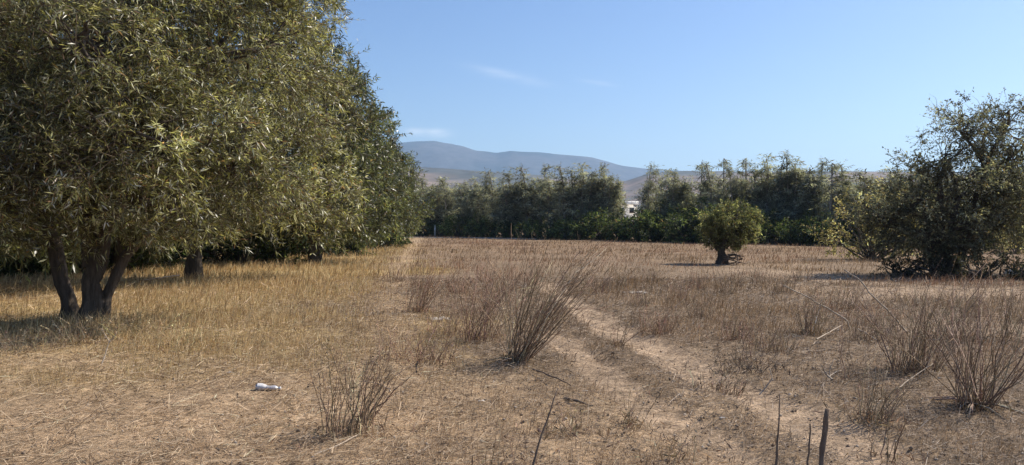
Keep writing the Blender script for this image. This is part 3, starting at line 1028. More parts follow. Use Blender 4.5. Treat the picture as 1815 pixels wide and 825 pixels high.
# ------------------------------------------------------------------ house, posts beyond the field
M_WHITE = attr_mat('whitewash', 0.8, 0.2, 2.0)
M_PANE = attr_mat('dark_pane', 0.15, 0.5, 2.0)
hp = at_d(1110, 168)
house = empty('white_house', (hp[0], hp[1], 0), 0.12)
G = Geo()
G.box(-4.2, 2.4, 0, 8, -0.2, 6.05, (0.62, 0.58, 0.52))
part('wall', G, M_WHITE, house)
G = Geo()
G.box(-4.45, 2.65, -0.25, 8.25, 6.05, 6.25, (0.7, 0.68, 0.63))
rf = part('roof', G, M_WHITE, house)
for a in ((-4.40, 2.60, -0.2, 0.0), (-4.40, 2.60, 8.0, 8.2)):
    G = Geo()
    G.box(a[0], a[1], a[2], a[3], 6.25, 6.75, (0.78, 0.76, 0.72))
    part('parapet', G, M_WHITE, rf)
G = Geo()
G.box(-2.6, -0.4, 2.5, 5.0, 6.25, 7.1, (0.78, 0.76, 0.72))
part('stair_head', G, M_WHITE, rf)
for x in (-3.0, -0.9, 1.2):
    for z in (1.2, 4.2):
        G = Geo()
        G.box(x - 0.55, x + 0.55, -0.06, 0.04, z, z + 1.2, (0.55, 0.5, 0.42))
        w = part('window', G, M_WHITE, house)
        G = Geo()
        G.box(x - 0.45, x + 0.45, -0.075, -0.062, z + 0.1, z + 1.1, (0.03, 0.035, 0.04))
        part('pane', G, M_PANE, w)
tag(house, 'pale flat-roofed house glimpsed through the gap in the windbreak', 'house')


def concrete_post(px, d, h, w, lab, lean=0.0):
    p = at_d(px, d)
    root = empty('concrete_post', (p[0], p[1], 0))
    root.rotation_euler = (0, lean, 0.3)
    G = Geo()
    G.box(-w / 2, w / 2, -w / 2, w / 2, -0.2, h, (0.62, 0.6, 0.56))
    part('shaft', G, M_WHITE, root)
    G = Geo()
    c = w * 0.62
    G.add([(-c, -c, h), (c, -c, h), (c, c, h), (-c, c, h), (0, 0, h + w * 0.6)], [(3, 2, 1, 0)], [(0, 1, 4), (1, 2, 4), (2, 3, 4), (3, 0, 4)], (0.66, 0.64, 0.6))
    part('cap', G, M_WHITE, root)
    tag(root, lab, 'post')


concrete_post(771, 112, 1.5, 0.2, 'white post at the far left corner of the field, before the windbreak')
concrete_post(1257, 62, 1.05, 0.16, 'thin pale post before the hedge, just left of the pollarded tree crown', 0.05)
concrete_post(724, 106, 1.15, 0.26, 'squat pale post beside the end of the left tree row')

# gravel track crossing the far left corner of the field
G = Geo()
A, Bp = np.array([-21.0, 103.0]), np.array([3.0, 93.0])
n = 40
t = np.linspace(0, 1, n)[:, None]
mid = A + (Bp - A) * t + np.array([0, 1.0]) * (3.0 * np.sin(t * 3))
e1 = mid + [0, -2.2] + rs.normal(0, .3, (n, 2)) * [0, 1]
e2 = mid + [0, 2.2] + rs.normal(0, .3, (n, 2)) * [0, 1]
hz = lambda e: np.concatenate([e, (height(e[:, 0], e[:, 1]) + 0.05)[:, None]], 1)
v = np.stack([hz(e1), hz(e2)], 1).reshape(-1, 3)
i = np.arange(n - 1) * 2
G.add(v, np.stack([i, i + 2, i + 3, i + 1], -1), None, (0.33, 0.3, 0.27))
trk = part('gravel_track', G, attr_mat('gravel', 0.95, 0.1, 1.5))
trk['kind'] = 'structure'


# ------------------------------------------------------------------ dead weed clumps and sticks
def stalk_cols(n, r, base, var=0.3):
    return np.clip(np.array(base) * np.exp(r.normal(0, var, (n, 1))) * (1 + r.normal(0, .06, (n, 3))), 0.01, 0.7)


BROWN = (0.25, 0.18, 0.118)
PINKB = (0.27, 0.175, 0.118)


def weed_clump(px, py, top, n, lean, spread, label, seed, col=BROWN, rad=0.0042, foot=0.09, side=2, litter=120, name='dead_weed_clump', group=None, flat=0):
    """a clump of dead stalks rooted where the photo shows its foot; top = photo row of the tallest tips"""
    r = np.random.default_rng(seed)
    p = at(px, py)
    z0 = float(height(p[0], p[1]))
    H = (py - top) / FPX * p[1]
    root = empty(name, (p[0], p[1], z0))
    th = r.uniform(0, 6.28, n)
    u = np.sqrt(r.random(n))
    P0 = np.stack([np.cos(th) * u * foot, np.sin(th) * u * foot, np.full(n, -0.03)], 1)
    hh = H * (0.45 + 0.55 * r.random(n) ** 0.7)
    tilt = np.stack([lean + r.normal(0, spread, n), r.normal(-0.02, spread * 0.8, n)], 1) + np.stack([np.cos(th), np.sin(th)], 1) * u[:, None] * spread * 0.6
    k = 6
    t = np.linspace(0, 1, k)
    bend = r.normal(0.1, 0.16, n)
    Q = np.zeros((n, k, 3))
    for a in range(2):
        Q[:, :, a] = P0[:, a:a + 1] + hh[:, None] * tilt[:, a:a + 1] * (t[None] + bend[:, None] * t[None] ** 2)
    Q[:, :, 2] = P0[:, 2:] + (hh[:, None] + 0.03) * (t[None] - 0.06 * t[None] ** 2)
    Q[:, 1:] += r.normal(0, 0.011, Q[:, 1:].shape) * (0.4 + hh[:, None, None])
    brk = r.random(n) < 0.08                      # a few broken stems
    Q[brk, 4:, 2] -= (hh[brk] * 0.28)[:, None] * np.array([0.6, 1.4])
    Q[brk, 4:, 0] += (hh[brk] * 0.12)[:, None]
    R_ = (rad * (0.55 + 0.7 * r.random(n)))[:, None] * (1 - 0.72 * t)[None]
    G = Geo()
    C = stalk_cols(n, r, col, 0.42)
    G.tubes(Q, R_, C, 4)
    # side twigs
    if side:
        m = n * side
        i = np.repeat(np.arange(n), side)
        s = r.uniform(0.35, 0.95, m)
        j = np.minimum((s * (k - 1)).astype(int), k - 2)
        f = (s * (k - 1) - j)[:, None]
        B0 = Q[i, j] * (1 - f) + Q[i, j + 1] * f
        ax = unit(Q[i, -1] - Q[i, 0])
        d = unit(ax * 1.0 + rand_dir(m, r) * 0.7)
        L = hh[i] * (0.08 + 0.36 * r.random(m) ** 1.8)
        B1 = B0 + d * (L * 0.5)[:, None]
        B2 = B0 + d * L[:, None] + rand_dir(m, r) * (L * 0.1)[:, None]
        G.tubes(np.stack([B0, B1, B2], 1), np.broadcast_to(np.array([0.5, 0.4, 0.2]) * rad, (m, 3)), C[i], 3)
        # dry seed husks near the tips
        hN = m * 2
        i2 = np.repeat(np.arange(m), 2)
        s2 = r.random((hN, 1))
        hb = B0[i2] * (1 - s2) + B2[i2] * s2
        leaf_ribbons(G, hb, rand_dir(hN, r), r.uniform(0.012, 0.03, hN), r.uniform(0.006, 0.012, hN), C[i][i2] * 1.25, r)
    st = part('stalks', G, M_STALK, root, stuff=True)
    if flat:
        G = Geo()
        a = r.uniform(0, 6.28, flat)
        L = r.uniform(0.25, 0.6, flat)
        F0 = np.zeros((flat, 3))
        F2 = np.stack([np.cos(a) * L, np.sin(a) * L, np.full(flat, 0.02)], 1)
        F1 = (F0 + F2) / 2 + [0, 0, 0.05]
        G.tubes(np.stack([F0 + [0, 0, .04], F1, F2], 1), np.broadcast_to([0.008, 0.007, 0.004], (flat, 3)), stalk_cols(flat, r, (0.30, 0.235, 0.17)), 4)
        part('fallen_stalks', G, M_STALK, root, stuff=True)
    if litter:
        G = Geo()
        a = r.uniform(0, 6.28, litter)
        q = np.abs(r.normal(0, 1, litter)) * foot * 1.6
        b0 = np.stack([np.cos(a) * q, np.sin(a) * q, r.uniform(0, 0.05, litter)], 1)
        d = unit(rand_dir(litter, r) + UP * 0.5)
        leaf_ribbons(G, b0, d, r.uniform(0.04, 0.13, litter), r.uniform(0.006, 0.014, litter), stalk_cols(litter, r, np.array(col) * 0.9), r)
        part('dead_leaves', G, M_DRY, root, stuff=True)
    tag(root, label, 'weed clump', group)
    return root


weed_clump(915, 640, 410, 88, 0.38, 0.30, 'tallest fan of dead stalks in the middle foreground, leaning right', 501, rad=0.0055, foot=0.12, litter=220, flat=5)
weed_clump(738, 552, 440, 60, 0.30, 0.24, 'dead stalk clump beside the footpath, stems leaning right over white rag', 502, col=PINKB, foot=0.2, litter=160)
weed_clump(848, 602, 465, 70, 0.22, 0.22, 'reddish dead stalks just left of the tallest central clump', 503, col=PINKB, foot=0.24, litter=140)
weed_clump(790, 590, 490, 46, 0.2, 0.25, 'thin reddish stalks between the white rag and the tallest fan', 525, col=PINKB, foot=0.4, rad=0.0036, litter=120)
weed_clump(880, 540, 440, 46, 0.2, 0.25, 'reddish stalk clump standing right behind the tallest fan', 526, col=PINKB, foot=0.4, rad=0.0045, litter=120)
weed_clump(720, 640, 565, 30, 0.15, 0.3, 'thin reddish stalks at the right edge of the footpath', 527, col=PINKB, foot=0.3, rad=0.003, litter=120)
weed_clump(1090, 612, 520, 9, 0.22, 0.3, 'sparse forked dead stalks at the head of the right rut', 504, foot=0.06, litter=60)
weed_clump(1165, 588, 535, 70, 0.05, 0.3, 'dense low reddish tuft beside the start of the right rut', 505, col=PINKB, foot=0.26, rad=0.0035, litter=200)
weed_clump(1438, 590, 498, 60, 0.06, 0.2, 'upright brown dead clump behind the long pale dead stems', 506, foot=0.16, litter=140)
weed_clump(1622, 655, 470, 110, 0.12, 0.30, 'broad dense dead clump in front of the right-hand tree', 507, foot=0.24, rad=0.005, litter=220)
weed_clump(1726, 716, 468, 70, 0.16, 0.42, 'wide fan of dead stalks at lower right with fallen stems round its foot', 508, foot=0.13, rad=0.0058, litter=160, flat=16)
weed_clump(1545, 745, 630, 34, 0.14, 0.26, 'low dark dead clump left of the wide lower-right fan', 509, foot=0.14, litter=160)
weed_clump(614, 772, 575, 46, 0.12, 0.16, 'dead stalk clump at lower left with a dark shaded foot', 510, foot=0.2, rad=0.0045, litter=220)
weed_clump(646, 745, 630, 7, 0.55, 0.08, 'few thick dark stems leaning right behind the lower-left clump', 511, foot=0.07, rad=0.007, litter=30)
weed_clump(1320, 640, 545, 8, 0.0, 0.08, 'few thin upright stems between the two ruts and the pale stems', 512, foot=0.12, litter=100)
weed_clump(1508, 668, 520, 5, 0.0, 0.05, 'thin tall bare stems left of the broad dense dead clump', 513, foot=0.1, rad=0.005, litter=30)
weed_clump(1785, 600, 470, 60, 0.08, 0.22, 'tall dead clump cut by the right edge of the picture', 514, foot=0.3, litter=80)
weed_clump(880, 850, 720, 7, 0.12, 0.12, 'thin dark stems rising from the bottom edge left of the slanted stick', 515, foot=0.12, rad=0.003, litter=60)
weed_clump(1195, 820, 740, 9, 0.1, 0.3, 'low sprawl of thin twigs by the bottom edge between the ruts', 516, foot=0.2, rad=0.003, litter=120)
weed_clump(1570, 810, 690, 9, 0.2, 0.2, 'dark crooked stems at the bottom edge right of the upright stake', 517, foot=0.15, rad=0.005, litter=60)
weed_clump(1320, 655, 600, 40, 0.0, 0.5, 'dark flattened tuft on the right verge of the long rut', 518, foot=0.3, rad=0.003, litter=160, col=(0.13, 0.1, 0.075))
weed_clump(1000, 770, 690, 10, 0.15, 0.35, 'small sprawling tuft in front of the central clump', 519, foot=0.16, rad=0.0028, litter=90)
GOLDEN = (0.42, 0.32, 0.17)
weed_clump(140, 612, 555, 60, 0.05, 0.5, 'pale dry bushy tuft in the shade left of the nearest acacia trunk', 521, foot=0.35, rad=0.0035, litter=240, col=(0.30, 0.23, 0.14))
weed_clump(232, 604, 556, 60, 0.08, 0.5, 'pale dry bushy tuft just right of the nearest acacia trunk foot', 522, foot=0.35, rad=0.0035, litter=240, col=GOLDEN)
weed_clump(310, 622, 575, 50, 0.1, 0.5, 'golden dry tuft in the open grass right of the nearest acacia', 523, foot=0.4, rad=0.0035, litter=200, col=GOLDEN)
weed_clump(40, 628, 580, 50, 0.0, 0.5, 'dry tuft at the left picture edge below the nearest acacia', 524, foot=0.4, rad=0.0035, litter=200, col=(0.26, 0.2, 0.13))
weed_clump(1120, 760, 660, 9, 0.2, 0.3, 'small thin tuft left of the second rut', 520, foot=0.16, rad=0.0028, litter=90)

TUFT_AT = ['on the right, just above the pale crumpled sheet', 'in mid-field left of the pollarded tree', 'in front of the pollarded tree trunk', 'in mid-field right of the pollarded tree', 'just below the pale crumpled sheet',
           'between the start of the right rut and the pale stems', 'below the left end of the upper long pale stem', 'left of the few thin upright stems', 'in mid-field above the reddish tuft by the rut',
           'right of the upright brown clump under the pale stems', 'left of the broad dense clump', 'directly right of the tallest fan of stalks', 'right of the few thin upright stems', 'behind the wide lower-right fan',
           'farthest one above the pale crumpled sheet', 'farthest one above the upright brown clump', 'behind the white rag by the footpath', 'beside the footpath near the left tree row', 'behind the reddish stalks left of the tallest fan',
           'by the footpath left of the tallest fan foot', 'half hidden behind the tallest fan of stalks', 'behind and right of the tallest fan tips', 'in mid-field straight behind the tallest fan', 'in the right rut verge below the thin upright stems']
r = np.random.default_rng(77)
for i, (px, py, h, col) in enumerate([(1095, 512, 34, BROWN), (1232, 512, 40, PINKB), (1288, 520, 55, BROWN), (1345, 505, 40, BROWN), (1130, 540, 40, BROWN), (1245, 560, 45, BROWN), (1385, 520, 50, BROWN), (1305, 600, 50, PINKB),
                                  (1200, 530, 38, PINKB), (1500, 545, 60, BROWN), (1540, 600, 70, BROWN), (1060, 520, 45, BROWN), (1370, 620, 55, BROWN), (1690, 600, 90, BROWN), (1150, 500, 30, BROWN), (1420, 500, 36, BROWN),
                                  (810, 520, 50, PINKB), (700, 500, 45, BROWN), (860, 500, 45, PINKB), (770, 640, 50, PINKB), (965, 560, 50, BROWN), (1010, 520, 45, BROWN), (940, 505, 40, PINKB), (1270, 690, 40, BROWN)]):
    weed_clump(px, py, py - h, 46, 0.1, 0.26, 'small dead weed tuft ' + TUFT_AT[i], 600 + i, col=col, foot=0.24, rad=0.0045, litter=90, side=1,
               name='dead_weed_tuft', group='small weed tufts scattered in the middle field')


# single sticks
def stick(name, pts, r0, r1, mat, label, cat='stick', extra=(), k=4):
    """pts: world points; a crooked stick with its side twigs as parts"""
    rr = np.random.default_rng(abs(hash(label)) % 1000 if False else len(label) * 7)
    pts = np.array(pts, float)
    base = pts[0].copy()
    root = empty(name, base)

    def one(nm, P, a, b, parent):
        P = np.array(P, float) - base
        if mat is M_BLEACHED:
            a, b = a * 0.72, b * 0.72
        t = np.linspace(0, len(P) - 1, (len(P) - 1) * k + 1)
        Q = np.stack([np.interp(t, np.arange(len(P)), P[:, i]) for i in range(3)], 1)
        Q[1:-1] = (Q[:-2] + 2 * Q[1:-1] + Q[2:]) / 4
        Q[1:-1] += rr.normal(0, 0.35 * a, Q[1:-1].shape)
        g = Geo()
        g.tubes(Q[None], np.linspace(a, b, len(Q))[None] * (1 + rr.normal(0, 0.08, (1, len(Q)))), np.array([.3, .25, .2]), 7)
        return part(nm, g, mat, parent, True)
    s = one('stem', pts, r0, r1, root)
    for e in extra:
        one('side_twig', e, r1 * 1.1, r1 * 0.5, root)
    tag(root, label, cat)
    return root


def W3(px, py, d):
    """world point seen at a photo pixel at distance d"""
    return np.array([(px - 907.5) / FPX * d, d, EYE - (py - HOR) / FPX * d])


def gz(p):
    return np.array([p[0], p[1], float(height(p[0], p[1]))])


stick('bleached_stick', [gz(at(1508, 580)), W3(1500, 566, 12.4), W3(1455, 540, 12.3), W3(1420, 522, 12.2), W3(1388, 506, 12.1)], 0.021, 0.012, M_BLEACHED, 'long pale dead stem arching left, nearer the middle, of the two bleached stems')
stick('bleached_stick', [gz(at(1612, 590)), W3(1580, 558, 11.7), W3(1545, 524, 11.6), W3(1525, 497, 11.6), W3(1496, 478, 11.7)], 0.021, 0.012, M_BLEACHED, 'long pale dead stem slanting up left in front of the right-hand tree',)
stick('dead_branch', [at(1448, 602, 0.03), at(1470, 590, 0.06), at(1492, 577, 0.05)], 0.0135, 0.008, M_BLEACHED, 'short thick bleached branch on the ground below the upright brown clump')
stick('dead_branch', [at(1522, 583, 0.03), at(1540, 594, 0.05), at(1556, 604, 0.03)], 0.012, 0.007, M_BLEACHED, 'short pale stick on the ground right of the bent bleached stem')
stick('dead_branch', [at(1476, 674, 0.02), W3(1466, 664, 8.2), W3(1457, 648, 8.15)], 0.014, 0.008, M_BLEACHED, 'forked pale twig standing in the dirt right of the long rut',
      extra=[[at(1470, 668, 0.03), W3(1472, 655, 8.2), W3(1478, 640, 8.2)], [at(1471, 668, 0.04), W3(1484, 659, 8.25), W3(1492, 657, 8.3)]])
stick('dead_branch', [at(1347, 700, 0.02), W3(1360, 685, 7.4), W3(1370, 672, 7.4), W3(1365, 653, 7.45)], 0.010, 0.005, M_BLEACHED, 'crooked thin white twig at the edge of the long rut')
stick('dead_branch', [at(1592, 690, 0.02), W3(1620, 668, 8.1), W3(1655, 645, 8.4)], 0.0075, 0.004, M_BLEACHED, 'pale twig lying toward the foot of the wide lower-right fan')
stick('dead_branch', [at(1000, 706, 0.02), at(1020, 712, 0.03), at(1052, 720, 0.02)], 0.016, 0.008, M_WOOD, 'dark broken stick lying in front of the central clump')
stick('dead_branch', [at(556, 808, 0.02), at(600, 790, 0.04), at(640, 768, 0.03)], 0.009, 0.005, M_BLEACHED, 'pale stalk lying under the lower-left dead clump')
stick('dead_branch', [at(722, 812, 0.02), at(750, 798, 0.03), at(772, 786, 0.02)], 0.008, 0.005, M_BLEACHED, 'pale straw stick on the ground right of the lower-left clump')
stick('dead_branch', [at(178, 652, 0.02), W3(188, 620, 8.9), W3(194, 604, 8.9)], 0.010, 0.006, M_BLEACHED, 'pale forked stalk standing in front of the nearest acacia', extra=[[W3(193, 608, 8.9), W3(183, 590, 8.9), W3(180, 583, 8.9)], [W3(193, 607, 8.9), W3(203, 596, 8.9), W3(206, 588, 8.9)]])
stick('dead_branch', [at(738, 660, 0.0), W3(739, 650, 8.6), W3(740, 641, 8.6)], 0.012, 0.011, M_WOOD, 'short dark peg standing beside the footpath')
stick('dead_branch', [at(690, 690, 0.02), at(660, 678, 0.04), at(632, 676, 0.02)], 0.008, 0.004, M_BLEACHED, 'thin pale stalk lying across the footpath')
stick('dead_branch', [at(945, 655, 0.02), at(980, 668, 0.04), at(1012, 684, 0.02)], 0.010, 0.006, M_WOOD, 'thin dark stem lying right of the central clump foot')  # dark stem put where a leaning stalk's shadow falls
stick('dead_branch', [at(225, 415, 0)[:3] * 0 + W3(255, 497, 20.0), W3(285, 493, 20.0), W3(318, 488, 20.2)], 0.03, 0.02, M_BLEACHED, 'pale fallen branch in the shade under the second acacia')

for (a, b, r0, r1, lab) in [((1451, 856, 4.93), (1468, 726, 4.95), 0.019, 0.016, 'thickest wooden stake upright at the bottom edge'),
                            ((1373, 856, 4.93), (1383, 700, 5.0), 0.011, 0.003, 'tapering dark stake left of the thickest one at the bottom edge'),
                            ((1431, 850, 5.0), (1437, 752, 5.05), 0.008, 0.005, 'thin short stake between the two taller stakes')]:
    p0, p1 = W3(*a), W3(*b)
    p0 = gz(p0) - [0, 0, 0.05]
    stick('wooden_stake', [p0, (p0 + p1) / 2 + [0.004, 0, 0], p1], r0, r1, M_WOOD, lab, 'stake')
p0 = gz(W3(936, 850, 5.0))
stick('slanted_stick', [p0 - [0, 0, .04], W3(962, 768, 5.05), W3(990, 688, 5.1)], 0.0085, 0.004, M_WOOD, 'dark thin stick slanting up right from the bottom edge', 'stick')


# ------------------------------------------------------------------ litter
def plastic_mat(name, col, rough, trans):
    def build(N, L):
        g = N('ShaderNodeTexCoord')
        n = N('ShaderNodeTexNoise')
        n.inputs['Scale'].default_value = 25
        L(g.outputs['Object'], n.inputs['Vector'])
        r_ = N('ShaderNodeValToRGB')
        r_.color_ramp.elements[0].color = (*[c * 0.75 for c in col], 1)
        r_.color_ramp.elements[1].color = (*col, 1)
        L(n.outputs[0], r_.inputs[0])
        b = N('ShaderNodeBump')
        b.inputs['Strength'].default_value = 0.4
        b.inputs['Distance'].default_value = 0.01
        L(n.outputs[0], b.inputs['Height'])
        p = N('ShaderNodeBsdfPrincipled')
        p.inputs['Roughness'].default_value = rough
        p.inputs['Transmission Weight'].default_value = trans
        L(r_.outputs[0], p.inputs['Base Color'])
        L(b.outputs[0], p.inputs['Normal'])
        return p.outputs[0]
    return material(name, build)


def lathe(G, prof, axis_pts, squash, r, m=14, col=(.7, .7, .7)):
    pass


M_PLASTIC = plastic_mat('cloudy_plastic', (0.50, 0.47, 0.47), 0.3, 0.3)
M_LABEL = plastic_mat('white_plastic', (0.66, 0.63, 0.60), 0.5, 0.0)
M_CLOTH = plastic_mat('dirty_cloth', (0.46, 0.41, 0.35), 0.9, 0.0)


def bottle():
    p = gz(at(474, 692))
    root = empty('plastic_bottle', p + [0, 0, 0.012], 0.06)
    r = np.random.default_rng(9)
    # body lies along x: base on the left, neck on the right; half crushed
    xs = np.array([-0.115, -0.112, -0.095, -0.05, -0.01, 0.02, 0.05, 0.075, 0.09, 0.098, 0.112])
    ry = np.array([0.012, 0.031, 0.034, 0.035, 0.034, 0.033, 0.034, 0.03, 0.018, 0.0125, 0.0125])
    rz = np.array([0.012, 0.029, 0.032, 0.029, 0.022, 0.019, 0.020, 0.02, 0.015, 0.0125, 0.0125])
    m = 16
    th = np.arange(m) * 2 * math.pi / m
    v = np.stack([np.broadcast_to(xs[:, None], (len(xs), m)), ry[:, None] * np.cos(th), rz[:, None] * np.sin(th) + rz[:, None] * 0.9], -1)
    v[3:7] += r.normal(0, 0.0022, v[3:7].shape)
    k = len(xs)
    i = np.arange(k - 1)[:, None] * m + np.arange(m)
    j = np.arange(k - 1)[:, None] * m + (np.arange(m) + 1) % m
    G = Geo()
    G.add(v.reshape(-1, 3), np.stack([i, j, j + m, i + m], -1).reshape(-1, 4)[:, ::-1], [(0, a + 1, a) for a in range(1, m - 1)][::1])
    part('body', G, M_PLASTIC, root, True)
    G = Geo()
    P = np.array([[0.108, 0, 0.0115], [0.109, 0, 0.0115], [0.126, 0, 0.0115], [0.127, 0, 0.0115]])
    G.tubes(P[None], np.array([[0.013, 0.0155, 0.0155, 0.013]]), np.array([.7, .7, .7]), 14)
    part('cap', G, M_LABEL, root, True)
    sl = v[2:5].copy()
    G = Geo()
    c = np.stack([sl[..., 0], sl[..., 1] * 1.06, (sl[..., 2] - 0.025) * 1.07 + 0.0265], -1)
    ii = np.arange(2)[:, None] * m + np.arange(m)
    jj = np.arange(2)[:, None] * m + (np.arange(m) + 1) % m
    G.add(c.reshape(-1, 3), np.stack([ii, jj, jj + m, ii + m], -1).reshape(-1, 4)[:, ::-1])
    part('paper_label', G, M_LABEL, root, True)
    tag(root, 'crushed clear plastic bottle lying on the straw at lower left', 'bottle')


bottle()


def rag(px, py, w, d, h, label, seed, name='cloth_rag', mat=None, cat='rag'):
    p = gz(at(px, py))
    r = np.random.default_rng(seed)
    root = empty(name, p, r.uniform(-.3, .3))
    n = 22
    X, Y = np.meshgrid(np.linspace(-1, 1, n), np.linspace(-1, 1, n), indexing='ij')
    e = 1 + 0.25 * (vnoise(X * 3 + seed, Y * 3, 1.0, 61, 2) - 0.5)
    Z = (0.3 + 0.9 * np.abs(vnoise(X * 2.2 + seed, Y * 2.2, 0.7, 62, 3) - 0.45) * 2) * h * (1 - np.maximum(np.abs(X), np.abs(Y)) ** 6 * 0.85) + 0.008
    v = np.stack([X * e * w / 2, Y * e * d / 2 + 0.1 * w * X * X, Z], -1)
    i = np.arange(n - 1)[:, None] * n + np.arange(n - 1)
    G = Geo()
    G.add(v.reshape(-1, 3), np.stack([i, i + n, i + n + 1, i + 1], -1).reshape(-1, 4))
    o = part('sheet', G, mat or M_CLOTH, root, True)
    s = o.modifiers.new('thickness', 'SOLIDIFY')
    s.thickness = 0.004
    tag(root, label, cat)


rag(780, 564, 0.34, 0.26, 0.05, 'crumpled pale rag on the ground under the leaning stalks by the footpath', 4)
rag(1128, 520, 0.55, 0.3, 0.05, 'pale crumpled sheet lying in the middle of the field', 5)
rag(1792, 489, 0.30, 0.25, 0.22, 'white crumpled bag at the far right before the low shrub', 6, 'plastic_bag', M_LABEL, 'bag')
rag(1583, 434, 0.75, 0.5, 0.55, 'pale bundle at the field edge left of the right-hand tree', 8, 'plastic_bag', M_LABEL, 'bag')
for i, (px, py, lab) in enumerate([(1037, 695, 'white paper scrap on the ground right of the dark broken stick'), (853, 711, 'white paper scrap on the ground below the central clump'), (808, 618, 'white paper scrap left of the central clump foot'),
                                   (1283, 741, 'white paper scrap between the two ruts'), (405, 664, 'white paper scrap on the straw left of the bottle')]):
    rag(px, py, 0.055, 0.03, 0.008, lab, 20 + i, 'paper_scrap', M_LABEL, 'paper')


# ------------------------------------------------------------------ grass and weeds nobody could count
def scatter(n, dmin, dmax, r, amax=37.0, power=1.0):
    a = np.radians(r.uniform(-amax, amax, n))
    u = r.random(n)
    d = dmin * (dmax / dmin) ** u
    return np.tan(a) * d, d


def blades(G, x, y, h, w, lean, col, r, spread=0.35):
    n = len(x)
    z = height(x, y) - 0.01
    th = r.uniform(0, 6.28, n)
    tilt = np.stack([np.cos(th), np.sin(th)], 1) * np.abs(r.normal(0, spread, n))[:, None] + np.array([lean, 0])
    P0 = np.stack([x, y, z], 1)
    P1 = P0 + np.stack([tilt[:, 0] * h * 0.4, tilt[:, 1] * h * 0.4, h * 0.58], 1)
    P2 = P0 + np.stack([tilt[:, 0] * h * 1.1, tilt[:, 1] * h * 1.1, h * (1 - 0.25 * np.abs(r.normal(0, 1, n)) * 0.6)], 1)
    a = r.uniform(0, math.pi, n)
    side = np.stack([np.cos(a), np.sin(a), np.zeros(n)], 1) * 0.5
    W_ = w[:, None, None] * np.array([0.8, 1.0, 0.25])[None, :, None]
    G.ribbons(np.stack([P0, P1, P2], 1), side[:, None] * W_, col)


def tinted(n, r, palette, share, var=0.22):
    k = r.choice(len(palette), n, p=share)
    return np.clip(np.array(palette)[k] * np.exp(r.normal(0, var, (n, 1))), 0.01, 0.75)


# tall golden grass on the left
r = np.random.default_rng(801)
x, y = scatter(330000, 6.0, 75, r)
Z = zones(x, y)
dens = Z['gold'] ** 0.7 * (1 - 0.9 * Z['near']) * (1 - 0.8 * Z['foot']) * (1 - 0.7 * Z['bare']) * (0.35 + 0.9 * sstep(0.35, 0.6, vnoise(x, y, 1.4, 71))) * (1 - 0.75 * sstep(-9.0, -15.0, x + 0.08 * y))
k = (r.random(len(x)) < dens * 0.95)
x, y = x[k], y[k]
G = Geo()
h = (0.06 + 0.22 * r.random(len(x)) ** 1.7) * (0.45 + 0.9 * vnoise(x, y, 2.2, 72)) * (0.3 + 0.7 * (1 - zones(x, y)['near'])) * (0.4 + 0.6 * zones(x, y)['gold']) * (1 + 0.4 * sstep(14, 22, y))
col = tinted(len(x), r, [(0.51, 0.375, 0.195), (0.60, 0.465, 0.275), (0.32, 0.215, 0.115), (0.27, 0.225, 0.105)], [0.42, 0.26, 0.24, 0.08])
blades(G, x, y, h, np.maximum(0.0035, y * 0.00055) * r.uniform(0.6, 1.3, len(x)), 0.14, col, r, 0.32)
g = part('golden_grass', G, M_DRY)
g['kind'] = 'stuff'
g['label'] = 'tall golden dry grass on the left side of the field'
g['category'] = 'grass'

# brown dead weeds over the rest of the field
r = np.random.default_rng(802)
x, y = scatter(330000, 4.4, 120, r, 38)
Z = zones(x, y)
pat = sstep(0.40, 0.66, vnoise(x, y, 1.1 + 0 * x, 73, 4)) * (0.45 + 0.75 * sstep(0.35, 0.6, vnoise(x, y, 6.0, 78, 3)))
dens = (1 - Z['gold']) * (1 - 0.96 * Z['rut']) * (1 - 0.85 * Z['foot']) * (1 - 0.85 * Z['bare']) * (0.10 + 0.9 * pat) * (0.7 + 0.3 * sstep(6, 13, y))
k = (r.random(len(x)) < dens)
x, y = x[k], y[k]
G = Geo()
h = (0.05 + 0.24 * r.random(len(x)) ** 2.0) * (0.35 + 1.0 * vnoise(x, y, 3.0, 74)) * (0.55 + 0.75 * sstep(6, 15, y))
reddish = sstep(0.5, 0.65, vnoise(x, y, 3.5, 75))[:, None]
c1 = tinted(len(x), r, [(0.265, 0.18, 0.106), (0.37, 0.265, 0.16), (0.14, 0.093, 0.058), (0.22, 0.178, 0.117)], [0.42, 0.22, 0.24, 0.12])
c2 = tinted(len(x), r, [(0.29, 0.175, 0.113), (0.37, 0.238, 0.15), (0.155, 0.09, 0.06)], [0.5, 0.25, 0.25])
blades(G, x, y, h, np.maximum(0.003, y * 0.0005) * r.uniform(0.6, 1.3, len(x)), 0.16, c1 * (1 - reddish) + c2 * reddish, r, 0.45)
g = part('dead_weeds', G, M_DRY)
g['kind'] = 'stuff'
g['label'] = 'brown dead weeds spread over the right and far field'
g['category'] = 'weeds'

